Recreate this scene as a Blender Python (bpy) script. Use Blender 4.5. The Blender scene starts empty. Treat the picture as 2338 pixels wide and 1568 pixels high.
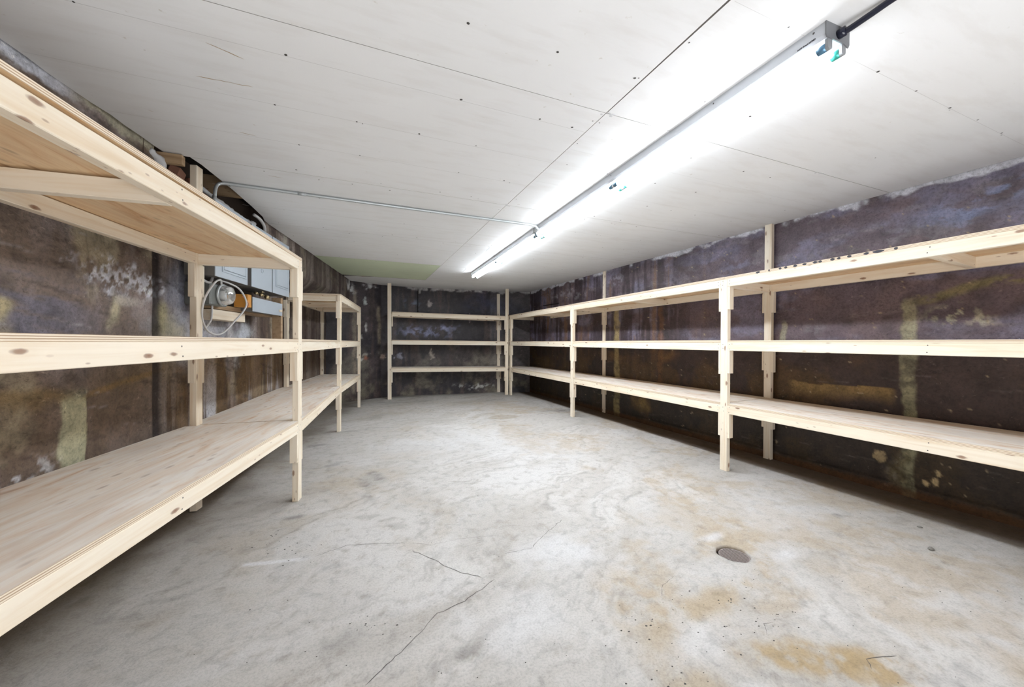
import bpy, bmesh, math, random
import numpy as np
from mathutils import Vector, Matrix

C = bpy.context.scene.collection
S = bpy.context.scene
random.seed(7)

# ------------------------------------------------------------------ camera, world, exposure
cam = bpy.data.cameras.new('camera')
cam.sensor_width = 36.0
cam.lens = 861.8 / 2338 * 36.0
cam.shift_y = 1.15 / 2338
cam.clip_start = 0.02
camo = bpy.data.objects.new('camera', cam)
C.objects.link(camo)
_r = Vector((0.92612709, -0.37718611, 0.00438796))
_u = Vector((-0.00267015, 0.00507705, 0.99998355))
_f = Vector((0.37720219, 0.92612357, -0.00369485))
M = Matrix.Identity(4)
for i in range(3):
    M[i][0] = _r[i]; M[i][1] = _u[i]; M[i][2] = -_f[i]
M[2][3] = 1.06
camo.matrix_world = M
S.camera = camo

w = bpy.data.worlds.new('world'); S.world = w
w.use_nodes = True
w.node_tree.nodes['Background'].inputs[0].default_value = (0.8, 0.85, 0.95, 1)
w.node_tree.nodes['Background'].inputs[1].default_value = 0.05
S.view_settings.view_transform = 'Standard'
S.view_settings.look = 'None'
S.view_settings.gamma = 1.0
S.view_settings.use_curve_mapping = False
S.view_settings.exposure = 1.05

# fill light added unseen behind the camera, turned up to brighten the ceiling
dl = bpy.data.lights.new('ceiling_fill_light', 'AREA'); dl.shape = 'RECTANGLE'; dl.size = 2.6; dl.size_y = 0.8
dl.energy = 40.0; dl.color = (0.95, 0.97, 1.0)
dlo = bpy.data.objects.new('ceiling_fill_light', dl); C.objects.link(dlo)
dlo.location = (0.8, -1.2, 0.45); dlo.rotation_euler = (math.radians(150), 0, 0)

LAMP = 12.5          # emission of the fluorescent tubes
DOWNFILL = 33.0          # watts of the area light added under each fixture's tray
CE = 2.149           # ceiling height

# ------------------------------------------------------------------ noise helpers (numpy)
def _hash(ix, iy, seed):
    n = (ix.astype(np.int64) * 374761393 + iy.astype(np.int64) * 668265263 + seed * 982451653) & 0xffffffff
    n = ((n ^ (n >> 13)) * 1274126177) & 0xffffffff
    n = (n ^ (n >> 16)) & 0xffffffff
    return n.astype(np.float64) / 0xffffffff

def vnoise(x, y, seed=0):
    ix = np.floor(x); iy = np.floor(y)
    fx = x - ix; fy = y - iy
    fx = fx * fx * (3 - 2 * fx); fy = fy * fy * (3 - 2 * fy)
    a = _hash(ix, iy, seed); b = _hash(ix + 1, iy, seed)
    c = _hash(ix, iy + 1, seed); d = _hash(ix + 1, iy + 1, seed)
    return (a * (1 - fx) + b * fx) * (1 - fy) + (c * (1 - fx) + d * fx) * fy

def fbm(x, y, seed=0, octv=5, rough=0.55):
    s = 0; a = 1; t = 0
    for k in range(octv):
        s = s + a * vnoise(x * 2 ** k + 17.3 * k, y * 2 ** k - 9.1 * k, seed + k)
        t += a; a *= rough
    return s / t

def sm(x, a, b):
    t = np.clip((x - a) / (b - a), 0, 1)
    return t * t * (3 - 2 * t)

def mix(c, col, m):
    m = np.clip(m, 0, 1)[..., None]
    return c * (1 - m) + np.array(col) * m

def srgb(r, g, b):
    f = lambda v: (v / 255 / 12.92) if v / 255 <= 0.04045 else ((v / 255 + 0.055) / 1.055) ** 2.4
    return (f(r), f(g), f(b))

# ------------------------------------------------------------------ object helpers
def link(name, me, mats=(), parent=None, loc=None, mw=None):
    o = bpy.data.objects.new(name, me)
    C.objects.link(o)
    for m in mats: me.materials.append(m)
    if mw is not None: o.matrix_world = mw
    elif loc is not None: o.location = loc
    if parent is not None:
        o.parent = parent
        o.matrix_parent_inverse = parent.matrix_basis.inverted()
    return o

def tag(o, label=None, cat=None, group=None, kind=None):
    if label: o['label'] = label
    if cat: o['category'] = cat
    if group: o['group'] = group
    if kind: o['kind'] = kind
    return o

def empty(name, loc, label, cat, group=None):
    o = bpy.data.objects.new(name, None)
    C.objects.link(o); o.location = loc
    o.empty_display_size = 0.1
    return tag(o, label, cat, group)

def mesh_from(name, verts, faces, smooth=False):
    me = bpy.data.meshes.new(name)
    me.from_pydata([tuple(v) for v in verts], [], faces)
    me.update()
    if smooth:
        me.polygons.foreach_set('use_smooth', [True] * len(me.polygons))
    return me

def bm_to(name, bm, smooth=False):
    bmesh.ops.recalc_face_normals(bm, faces=bm.faces)
    me = bpy.data.meshes.new(name); bm.to_mesh(me); bm.free()
    if smooth: me.polygons.foreach_set('use_smooth', [True] * len(me.polygons))
    return me

def frame(o, x, z):
    """matrix with local X along x, local Z close to z"""
    x = Vector(x).normalized(); z = Vector(z)
    y = z.cross(x).normalized(); z = x.cross(y)
    m = Matrix.Identity(4)
    for i in range(3):
        m[i][0] = x[i]; m[i][1] = y[i]; m[i][2] = z[i]; m[i][3] = o[i]
    return m

_boxcache = {}
def box_mesh(name, l, w_, h, bev=0.002, wav=0):
    bm = bmesh.new()
    bmesh.ops.create_cube(bm, size=1.0)
    bmesh.ops.scale(bm, vec=(l, w_, h), verts=bm.verts)
    if bev > 0:
        bmesh.ops.bevel(bm, geom=bm.edges[:], offset=bev, segments=1, affect='EDGES')
    return bm_to(name, bm)

def beam(name, a, b, y0, y1, z0, z1, side, mats, parent, bev=0.0022):
    """timber from a to b (3D); cross-section y0..y1 along 'side', z0..z1 along the third axis"""
    a = Vector(a); b = Vector(b); x = (b - a)
    L = x.length; x.normalize()
    side = Vector(side); side = (side - x * side.dot(x)).normalized()
    z = x.cross(side)
    c = (a + b) / 2 + side * (y0 + y1) / 2 + z * (z0 + z1) / 2
    m = Matrix.Identity(4)
    for i in range(3):
        m[i][0] = x[i]; m[i][1] = side[i]; m[i][2] = z[i]; m[i][3] = c[i]
    me = box_mesh(name, L, abs(y1 - y0), abs(z1 - z0), bev)
    return link(name, me, mats, parent, mw=m)

def tube_mesh(name, pts, r, seg=12, caps=True, radii=None):
    pts = [Vector(p) for p in pts]
    V = []; F = []
    n = len(pts)
    t0 = (pts[1] - pts[0]).normalized()
    nrm = t0.orthogonal().normalized()
    for i, p in enumerate(pts):
        t = (pts[min(i + 1, n - 1)] - pts[max(i - 1, 0)]).normalized()
        nrm = (nrm - t * nrm.dot(t)).normalized()
        bn = t.cross(nrm)
        rr = radii[i] if radii else r
        for k in range(seg):
            an = 2 * math.pi * k / seg
            V.append(p + (nrm * math.cos(an) + bn * math.sin(an)) * rr)
    for i in range(n - 1):
        for k in range(seg):
            k2 = (k + 1) % seg
            F.append((i * seg + k, i * seg + k2, (i + 1) * seg + k2, (i + 1) * seg + k))
    if caps:
        F.append(tuple(range(seg))[::-1]); F.append(tuple((n - 1) * seg + k for k in range(seg)))
    return mesh_from(name, V, F, smooth=True)

def smooth_path(P, n=8):
    P = [Vector(p) for p in P]
    Q = [P[0]] + P + [P[-1]]
    out = []
    for i in range(1, len(Q) - 2):
        p0, p1, p2, p3 = Q[i - 1:i + 3]
        for k in range(n):
            t = k / n
            out.append(0.5 * ((2 * p1) + (-p0 + p2) * t + (2 * p0 - 5 * p1 + 4 * p2 - p3) * t * t + (-p0 + 3 * p1 - 3 * p2 + p3) * t ** 3))
    out.append(P[-1])
    return out

def prism_mesh(name, outline, z0, z1, zoff=None, under=False):
    """outline: list of (x,y); walls get material slot 1, top/bottom slot 0"""
    n = len(outline)
    zo = zoff or [0] * n
    V = [(x, y, z0 + zo[i]) for i, (x, y) in enumerate(outline)] + [(x, y, z1 + zo[i]) for i, (x, y) in enumerate(outline)]
    F = [tuple(range(n))[::-1], tuple(range(n, 2 * n))] + [(i, (i + 1) % n, n + (i + 1) % n, n + i) for i in range(n)]
    bm = bmesh.new()
    vs = [bm.verts.new(v) for v in V]
    for f in F: bm.faces.new([vs[i] for i in f])
    bmesh.ops.recalc_face_normals(bm, faces=bm.faces)
    for f in bm.faces:
        f.normal_update()
        f.material_index = 0 if abs(f.normal.z) > 0.5 else 1
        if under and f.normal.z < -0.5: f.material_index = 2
    bmesh.ops.triangulate(bm, faces=[f for f in bm.faces if len(f.verts) > 4])
    me = bpy.data.meshes.new(name); bm.to_mesh(me); bm.free()
    return me

# ------------------------------------------------------------------ materials
def mat(name, col=(0.5, 0.5, 0.5), rough=0.6, metal=0.0, emit=None, es=0.0, spec=0.5):
    m = bpy.data.materials.new(name); m.use_nodes = True
    b = m.node_tree.nodes['Principled BSDF']
    b.inputs['Base Color'].default_value = (*col, 1)
    b.inputs['Roughness'].default_value = rough
    b.inputs['Metallic'].default_value = metal
    b.inputs['Specular IOR Level'].default_value = spec
    if emit:
        b.inputs['Emission Color'].default_value = (*emit, 1)
        b.inputs['Emission Strength'].default_value = es
    return m

class NT:
    def __init__(s, m):
        s.m = m; s.t = m.node_tree; s.b = s.t.nodes['Principled BSDF']
    def n(s, typ, **kw):
        nd = s.t.nodes.new(typ)
        for k, v in kw.items():
            if k.startswith('i_'):
                key = k[2:]
                key = int(key) if key.isdigit() else key.replace('_', ' ')
                nd.inputs[key].default_value = v
            else: setattr(nd, k, v)
        return nd
    def l(s, a, b): s.t.links.new(a, b)
    def noise(s, vec, scale, detail=4, rough=0.55, dist=0.0):
        nd = s.n('ShaderNodeTexNoise', i_Scale=scale, i_Detail=detail, i_Roughness=rough, i_Distortion=dist)
        s.l(vec, nd.inputs['Vector']); return nd.outputs['Fac']
    def ramp(s, fac, stops):
        nd = s.n('ShaderNodeValToRGB'); cr = nd.color_ramp
        while len(cr.elements) < len(stops): cr.elements.new(0.5)
        for e, (p, c) in zip(cr.elements, stops):
            e.position = p; e.color = (*c, 1) if len(c) == 3 else c
        s.l(fac, nd.inputs[0]); return nd.outputs[0]
    def mapping(s, vec, scale=(1, 1, 1), loc=(0, 0, 0)):
        nd = s.n('ShaderNodeMapping'); nd.inputs['Scale'].default_value = scale; nd.inputs['Location'].default_value = loc
        s.l(vec, nd.inputs['Vector']); return nd.outputs[0]
    def mixc(s, fac, a, b, mode='MIX'):
        nd = s.n('ShaderNodeMix', data_type='RGBA', blend_type=mode)
        for v, k in ((fac, 0), (a, 6), (b, 7)):
            if isinstance(v, (int, float)): nd.inputs[k].default_value = v
            elif isinstance(v, tuple): nd.inputs[k].default_value = (*v, 1)
            else: s.l(v, nd.inputs[k])
        return nd.outputs[2]
    def math(s, op, a, b=0.0, c=None):
        nd = s.n('ShaderNodeMath', operation=op)
        for v, k in ((a, 0), (b, 1), (c, 2)):
            if v is None: continue
            if isinstance(v, (int, float)): nd.inputs[k].default_value = v
            else: s.l(v, nd.inputs[k])
        return nd.outputs[0]
    def bump(s, h, strength=0.3, dist=0.01):
        nd = s.n('ShaderNodeBump', i_Strength=strength, i_Distance=dist)
        s.l(h, nd.inputs['Height']); s.l(nd.outputs[0], s.b.inputs['Normal']); return nd

def rand_coords(T):
    """object coordinates shifted by a per-object random offset"""
    tc = T.n('ShaderNodeTexCoord'); oi = T.n('ShaderNodeObjectInfo')
    v = T.n('ShaderNodeVectorMath', operation='SCALE'); 
    cmb = T.n('ShaderNodeCombineXYZ')
    for k in range(3): T.l(oi.outputs['Random'], cmb.inputs[k])
    T.l(cmb.outputs[0], v.inputs[0]); v.inputs['Scale'].default_value = 37.0
    a = T.n('ShaderNodeVectorMath', operation='ADD')
    T.l(tc.outputs['Object'], a.inputs[0]); T.l(v.outputs[0], a.inputs[1])
    return a.outputs[0], oi.outputs['Random']

def wood_material(name, base, dark, knotc):
    m = mat(name, base, 0.62); T = NT(m)
    vec, rnd = rand_coords(T)
    g = T.noise(T.mapping(vec, (1.3, 26, 26)), 1.0, 5, 0.6, 0.6)
    col = T.ramp(g, [(0.30, dark), (0.52, base), (0.8, tuple(min(1, c * 1.06) for c in base))])
    big = T.noise(T.mapping(vec, (1.0, 5, 5)), 1.3, 3)
    col = T.mixc(T.math('MULTIPLY', big, 0.35), col, dark, 'MULTIPLY')
    # knots
    vo = T.n('ShaderNodeTexVoronoi', feature='F1'); vo.inputs['Scale'].default_value = 1.0
    vo.inputs['Randomness'].default_value = 1.0
    wob = T.noise(vec, 30, 2)
    T.l(T.mapping(vec, (6.0, 17, 17)), vo.inputs['Vector'])
    dd = T.math('ADD', vo.outputs['Distance'], T.math('MULTIPLY', T.math('SUBTRACT', wob, 0.5), 0.12))
    k = T.ramp(dd, [(0.0, (1, 1, 1)), (0.10, (0.75, 0.75, 0.75)), (0.15, (0, 0, 0))])
    halo = T.ramp(dd, [(0.0, (1, 1, 1)), (0.36, (0, 0, 0))])
    v2 = T.n('ShaderNodeTexVoronoi', feature='F1'); v2.inputs['Scale'].default_value = 1.0
    T.l(T.mapping(vec, (14, 40, 40), (3, 5, 1)), v2.inputs['Vector'])
    k2 = T.math('MULTIPLY', T.ramp(v2.outputs['Distance'], [(0.0, (1, 1, 1)), (0.10, (0.8, 0.8, 0.8)), (0.16, (0, 0, 0))]), T.ramp(big, [(0.52, (0, 0, 0)), (0.56, (1, 1, 1))]))
    col = T.mixc(T.math('MULTIPLY', halo, 0.38), col, dark)
    col = T.mixc(T.math('MULTIPLY', k2, 0.6), col, knotc)
    col = T.mixc(T.math('MULTIPLY', k, 0.95), col, knotc)
    tint = T.ramp(rnd, [(0.0, (1.0, 0.97, 0.93)), (0.5, (1, 1, 1)), (1.0, (0.95, 0.93, 0.9))])
    col = T.mixc(1.0, col, tint, 'MULTIPLY')
    T.l(col, T.b.inputs['Base Color'])
    T.bump(g, 0.12, 0.002)
    return m

PINE = wood_material('pine_lumber', (0.90, 0.83, 0.71), (0.79, 0.66, 0.49), (0.22, 0.095, 0.045))
OLDPINE = wood_material('aged_lumber', (0.50, 0.36, 0.22), (0.34, 0.22, 0.12), (0.16, 0.08, 0.04))

def ply_material(name, warm):
    m = mat(name, (0.8, 0.7, 0.6), 0.6); T = NT(m)
    vec, rnd = rand_coords(T)
    mp = T.mapping(vec, (1.1, 7, 7))
    g = T.noise(mp, 1.6, 6, 0.6, 1.4)
    col = T.ramp(g, [(0.30, (0.66, 0.47, 0.33)), (0.42, (0.83, 0.73, 0.63)), (0.52, (0.88, 0.83, 0.76)), (0.60, (0.90, 0.87, 0.82)), (0.68, (0.76, 0.67, 0.60)), (0.8, (0.87, 0.81, 0.75))])
    f = T.noise(T.mapping(vec, (2.5, 60, 60)), 1.0, 3, 0.6, 0.5)
    col = T.mixc(T.math('MULTIPLY', T.ramp(f, [(0.35, (1, 1, 1)), (0.55, (0, 0, 0))]), 0.28), col, (0.60, 0.44, 0.30))
    # elongated dark football patches
    vo = T.n('ShaderNodeTexVoronoi', feature='F1'); vo.inputs['Scale'].default_value = 1.0
    wv = T.mapping(vec, (7.0, 22, 9))
    T.l(wv, vo.inputs['Vector'])
    k = T.ramp(vo.outputs['Distance'], [(0.0, (1, 1, 1)), (0.12, (0.7, 0.7, 0.7)), (0.24, (0, 0, 0))])
    pres = T.ramp(T.noise(T.mapping(vec, (1.5, 3, 3)), 1.4, 2), [(0.40, (0, 0, 0)), (0.55, (1, 1, 1))])
    k = T.math('MULTIPLY', k, pres)
    col = T.mixc(T.math('MULTIPLY', k, 0.62), col, (0.30, 0.20, 0.14))
    grey = T.ramp(T.noise(T.mapping(vec, (1.2, 3, 3)), 1.1, 4), [(0.5, (0, 0, 0)), (0.75, (1, 1, 1))])
    col = T.mixc(T.math('MULTIPLY', grey, 0.35), col, (0.58, 0.55, 0.53))
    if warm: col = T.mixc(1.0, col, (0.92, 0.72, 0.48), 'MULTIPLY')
    T.l(col, T.b.inputs['Base Color'])
    T.bump(f, 0.12, 0.002)
    return m
PLY = ply_material('plywood_face', False)
PLYSHADE = ply_material('plywood_shaded_underside', True)  # same plywood, with the warm shade of the undersides put into its colour

def ply_edge_material():
    m = mat('plywood_edge', (0.78, 0.64, 0.48), 0.7); T = NT(m)
    tc = T.n('ShaderNodeTexCoord')
    wv = T.n('ShaderNodeTexWave', wave_type='BANDS', bands_direction='Z', i_Scale=52.0, i_Distortion=0.4)
    wv.inputs['Detail'].default_value = 1.0
    T.l(tc.outputs['Object'], wv.inputs['Vector'])
    col = T.ramp(wv.outputs['Fac'], [(0.25, (0.42, 0.29, 0.18)), (0.55, (0.84, 0.73, 0.58))])
    n = T.noise(T.mapping(tc.outputs['Object'], (6, 6, 40)), 2.0, 3)
    col = T.mixc(T.math('MULTIPLY', n, 0.3), col, (0.55, 0.42, 0.3))
    T.l(col, T.b.inputs['Base Color'])
    return m
PLYEDGE = ply_edge_material()

def painted_surface(name, rough, grain, spec=0.4, bump=0.35, dist=0.006, fine=0.35, rough_noise=0.15, streak=None, fleck=0.0):
    """vertex-painted albedo ('col') broken up with fine procedural grain"""
    m = mat(name, (0.5, 0.5, 0.5), rough, spec=spec); T = NT(m)
    at = T.n('ShaderNodeAttribute', attribute_name='col')
    tc = T.n('ShaderNodeTexCoord')
    v = tc.outputs['Object']
    a = T.noise(v, grain, 6, 0.65, 0.5)
    b = T.noise(v, grain * 7, 5, 0.7)
    fac = T.ramp(a, [(0.25, (1 - fine,) * 3), (0.5, (1, 1, 1)), (0.75, (1 + fine * 0.0 + 0.0,) * 3)])
    col = T.mixc(1.0, at.outputs['Color'], fac, 'MULTIPLY')
    fb = T.ramp(b, [(0.3, (1 - fine * 0.9,) * 3), (0.55, (1, 1, 1))])
    col = T.mixc(1.0, col, fb, 'MULTIPLY')
    if fleck:
        fl = T.noise(T.mapping(v, (1.0, 1.0, 1.6)), 34, 4, 0.62, 0.8)
        zone = T.ramp(T.noise(v, 3.1, 3), [(0.45, (0, 0, 0)), (0.62, (1, 1, 1))])
        lt = T.math('MULTIPLY', T.math('MULTIPLY', T.ramp(fl, [(0.62, (0, 0, 0)), (0.70, (1, 1, 1))]), zone), fleck)
        bright = T.mixc(0.25, T.mixc(1.0, col, (2.2, 2.15, 2.0), 'MULTIPLY'), (0.45, 0.42, 0.36))
        col = T.mixc(lt, col, bright)
        dk = T.math('MULTIPLY', T.ramp(fl, [(0.30, (1, 1, 1)), (0.38, (0, 0, 0))]), 0.6)
        col = T.mixc(dk, col, T.mixc(1.0, col, (0.35, 0.33, 0.33), 'MULTIPLY'))
    if streak:
        sv = T.mapping(v, streak)
        sn = T.noise(sv, 1.0, 5, 0.6, 0.8)
        col = T.mixc(1.0, col, T.ramp(sn, [(0.3, (0.72, 0.70, 0.70)), (0.55, (1, 1, 1))]), 'MULTIPLY')
    T.l(col, T.b.inputs['Base Color'])
    rr = T.math('MULTIPLY_ADD', b, rough_noise, rough - rough_noise / 2)
    T.l(rr, T.b.inputs['Roughness'])
    h = T.math('ADD', T.math('MULTIPLY', a, 1.0), T.math('MULTIPLY', b, 0.35))
    T.bump(h, bump, dist)
    return m

FLOOR = painted_surface('worn_concrete_floor', 0.75, 16.0, 0.3, 0.5, 0.006, 0.27)
WALL_L = painted_surface('stained_left_wall', 0.62, 10.0, 0.4, 0.8, 0.012, 0.45, fleck=0.8)
WALL_R = painted_surface('tarred_right_wall', 0.46, 9.0, 0.5, 0.6, 0.01, 0.5, fleck=0.7)
WALL_B = painted_surface('tarred_back_wall', 0.52, 9.0, 0.5, 0.5, 0.008, 0.5, fleck=0.7)

def ceiling_material(name, base):
    m = mat(name, base, 0.85, spec=0.2); T = NT(m)
    tc = T.n('ShaderNodeTexCoord')
    a = T.noise(tc.outputs['Object'], 0.9, 4)
    b = T.noise(T.mapping(tc.outputs['Object'], (3, 14, 1)), 1.0, 5, 0.6)
    c1 = T.ramp(a, [(0.35, tuple(c * 0.95 for c in base)), (0.6, base)])
    col = T.mixc(1.0, c1, T.ramp(b, [(0.3, (0.95, 0.94, 0.93)), (0.5, (1, 1, 1))]), 'MULTIPLY')
    sp = T.noise(tc.outputs['Object'], 26, 3, 0.6)
    col = T.mixc(1.0, col, T.ramp(sp, [(0.22, (0.80, 0.77, 0.72)), (0.30, (1, 1, 1))]), 'MULTIPLY')
    T.l(col, T.b.inputs['Base Color'])
    T.bump(sp, 0.05, 0.002)
    return m
GYP = ceiling_material('drywall_paper', (0.84, 0.84, 0.84))
GREEN = ceiling_material('green_moisture_drywall', (0.66, 0.73, 0.55))
GYPEDGE = mat('gypsum_core', (0.42, 0.40, 0.37), 0.9)

DARK = mat('dark_void', (0.02, 0.015, 0.012), 0.95)
SCREW = mat('screw_metal_dark', (0.06, 0.055, 0.05), 0.6)
PENCIL = mat('pencil_mark', (0.62, 0.61, 0.60), 0.9)
STEEL = mat('galvanised_conduit', (0.52, 0.55, 0.56), 0.35, 0.6)
CABLE = mat('grey_cable_sheath', (0.62, 0.61, 0.60), 0.45)
PANEL = mat('grey_enamel', (0.50, 0.56, 0.62), 0.42, 0.1)
PANELD = mat('grey_enamel_shadow', (0.16, 0.15, 0.14), 0.6)
FIXT = mat('white_enamel', (0.52, 0.54, 0.57), 0.4)
ENDP = mat('end_plate_enamel', (0.17, 0.175, 0.185), 0.45)
TUBE = mat('fluorescent_tube', (0.95, 0.97, 1.0), 0.3, emit=(0.90, 0.955, 1.0), es=LAMP)
CAPB = mat('tube_end_blue', (0.12, 0.25, 0.38), 0.35, 0.5)
CAPG = mat('tube_end_green', (0.06, 0.42, 0.34), 0.35, 0.5)
HOLD = mat('lamp_holder_plastic', (0.26, 0.27, 0.28), 0.4)
BLACK = mat('black_cable_jacket', (0.012, 0.014, 0.03), 0.28)
BRASS = mat('brass_fitting', (0.55, 0.44, 0.26), 0.3, 0.9)
ORANGE = mat('orange_wood_block', (0.62, 0.28, 0.05), 0.55)
COPPER = mat('copper_coloured_wire', (0.55, 0.22, 0.12), 0.4, 0.4)
GLASS = mat('meter_glass', (0.9, 0.92, 0.92), 0.05)
GLASS.node_tree.nodes['Principled BSDF'].inputs['Transmission Weight'].default_value = 0.85
METER = mat('meter_dial', (0.62, 0.63, 0.62), 0.5)
METERG = mat('meter_socket_grey', (0.20, 0.21, 0.20), 0.5, 0.3)
PLASTER = mat('white_plaster_lump', (0.62, 0.62, 0.63), 0.85)
BRICK = mat('broken_brick', (0.42, 0.20, 0.13), 0.9)
INK = mat('black_stencil_ink', (0.05, 0.05, 0.06), 0.8)
RUST = mat('rusty_cast_iron', (0.30, 0.255, 0.245), 0.7, 0.4)
STONE = mat('grey_pebble', (0.20, 0.19, 0.17), 0.9)
CRACK = mat('crack_shadow', (0.10, 0.09, 0.085), 1.0)

# ------------------------------------------------------------------ floor
def add_col(me, col):
    a = me.color_attributes.new('col', 'FLOAT_COLOR', 'POINT')
    d = np.ones((len(me.vertices), 4)); d[:, :3] = np.clip(col, 0.002, 0.95)
    a.data.foreach_set('color', d.ravel())

def blob(X, Y, x0, y0, rx, ry, seed=1, ang=0.0, warp=0.35, ws=3.0, soft=0.5):
    wx = (fbm(X * ws, Y * ws, seed) - 0.5) * warp * 2 * rx * 1.6
    wy = (fbm(X * ws + 31, Y * ws - 7, seed + 5) - 0.5) * warp * 2 * ry * 1.6
    dx = X - x0 + wx; dy = Y - y0 + wy
    ca, sa = math.cos(ang), math.sin(ang)
    u = dx * ca + dy * sa; v = -dx * sa + dy * ca
    d = np.sqrt((u / rx) ** 2 + (v / ry) ** 2)
    return 1 - sm(d, 1 - soft, 1 + soft * 0.3)

def floor_colour(X, Y):
    wx = X + (fbm(X * 1.1, Y * 1.1, 3) - .5) * 0.9
    wy = Y + (fbm(X * 1.1 + 9, Y * 1.1, 4) - .5) * 0.9
    n1 = fbm(wx * 1.3, wy * 1.3, 11, 5)
    # trowel strokes roughly across the view
    u = wx * 0.85 + wy * 0.5; v = -wx * 0.5 + wy * 0.85
    n2 = fbm(u * 1.2, v * 6, 21, 5, 0.6)
    n3 = fbm(u * 6, v * 30, 31, 4, 0.6)
    n4 = fbm(X * 22, Y * 22, 41, 4, 0.6)
    c = np.ones(X.shape + (3,)) * np.array(srgb(206, 204, 201))
    c = mix(c, srgb(222, 221, 220), sm(n1, 0.50, 0.68) * 0.8)
    c = mix(c, srgb(176, 169, 160), sm(n2, 0.52, 0.70) * 0.30)
    c = mix(c, srgb(150, 146, 142), sm(n3, 0.60, 0.74) * 0.35 * sm(n1, 0.35, 0.6))
    c = mix(c, srgb(222, 222, 224), sm(n2, 0.48, 0.30) * 0.35)
    c = mix(c, srgb(168, 160, 150), sm(n4, 0.62, 0.78) * 0.4)
    tan = srgb(194, 177, 152); tan2 = srgb(186, 164, 128)
    amp = sm(fbm(X * 7, Y * 7, 77, 6, .68), 0.40, 0.56)
    near = sm(Y, 1.9, 1.0)
    for (x0, y0, rx, ry, s, a, ang) in [
            (1.80, 1.36, .34, .16, 1, .75, .9), (1.08, 1.30, .16, .22, 2, .6, .2), (1.20, 1.12, .22, .10, 3, .65, -.2),
            (1.45, 1.12, .22, .10, 4, .7, .2), (1.40, .78, .20, .09, 5, .95, -.5), (1.55, .66, .2, .08, 6, .95, -.5),
            (1.20, .86, .12, .07, 7, .6, 0), (2.35, 2.35, .35, .16, 8, .32, .5), (1.95, 1.75, .5, .15, 9, .3, .9),
            (.98, .90, .10, .10, 10, .45, 0), (1.62, 1.0, .15, .08, 12, .5, 0), (-0.05, 3.2, .4, .35, 13, .22, 0)]:
        c = mix(c, tan if a < .9 else tan2, blob(X, Y, x0, y0, rx, ry, s, ang, .6, 4, .7) * a * (0.15 + .85 * amp))
    wide = sm(fbm(wx * 1.7 + 5, wy * 1.7, 61, 5, .62), .50, .64)
    c = mix(c, srgb(192, 176, 152), wide * (.25 + .3 * sm(X + .2 * (2 - Y), .3, 1.6)) * (.3 + .7 * amp))
    # pale patches
    for (x0, y0, rx, ry, s, a) in [(.93, 1.62, .22, .16, 3, .8), (.55, 1.30, .22, .16, 6, .6), (2.4, 1.5, .5, .25, 9, .45),
                                   (1.15, 1.0, .2, .08, 10, .6), (1.95, 1.25, .10, .05, 14, .8), (1.82, 1.50, .12, .04, 15, .9),
                                   (0.6, 4.0, .9, .6, 16, .5), (1.5, 3.4, .6, .5, 17, .4), (1.1, .75, .12, .06, 18, .6)]:
        c = mix(c, srgb(226, 227, 230), blob(X, Y, x0, y0, rx, ry, s, 0, .6, 4, .8) * a)
    # grey smudges
    for (x0, y0, rx, ry, s, a, ang) in [(.12, 3.05, .10, .20, 21, .85, .3), (.05, 2.75, .05, .12, 22, .5, 0), (-.10, 1.44, .12, .09, 23, .3, 0),
                                   (2.98, 5.10, .35, .18, 24, .75, 0), (1.90, 5.02, .24, .15, 25, .0, 0), (-.40, 4.32, .10, .07, 26, .7, 0),
                                   (.0, 4.9, .45, .05, 27, .4, .1), (2.75, 1.40, .05, .035, 28, .8, 0), (-.35, 2.6, .05, .03, 29, .6, 0),
                                   (2.62, 2.9, .3, .05, 30, .25, .5), (1.05, .70, .05, .05, 31, .5, 0), (.35, 1.25, .05, .04, 33, .5, 0),
                                   (-.25, 3.6, .16, .05, 34, .4, .4), (.3, 6.9, 1.0, .2, 35, .35, 0), (2.2, 6.6, .6, .15, 36, .25, 0),
                                   (1.75, .58, .1, .04, 37, .5, -.4), (.95, .60, .14, .04, 38, .6, -.6)]:
        c = mix(c, srgb(122, 120, 121), blob(X, Y, x0, y0, rx, ry, s, ang, .7, 7, .8) * a * (0.4 + 0.6 * amp))
    c = mix(c, srgb(172, 160, 140), blob(X, Y, 1.90, 5.02, .24, .17, 50, 0, .15, 4, .25) * .6)
    # the white drag mark
    d = np.abs((Y - 2.13) + (X + .497) * 0.17) + (fbm(X * 20, Y * 20, 5) - .5) * .02
    c = mix(c, srgb(236, 238, 242), (1 - sm(d, .008, .022)) * sm(X, -.52, -.49) * sm(X, -.15, -.32) * .9)
    # darker towards the walls
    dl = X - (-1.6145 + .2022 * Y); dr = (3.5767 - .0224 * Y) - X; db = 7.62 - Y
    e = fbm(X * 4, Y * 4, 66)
    c = mix(c, srgb(96, 70, 44), sm(dr + (e - .5) * .05, .34, .20) * .75)  # bottom shelf's shadow painted into the floor in brown
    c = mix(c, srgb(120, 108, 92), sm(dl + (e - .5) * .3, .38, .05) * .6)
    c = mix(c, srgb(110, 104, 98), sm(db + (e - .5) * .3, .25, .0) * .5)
    return c

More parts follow.
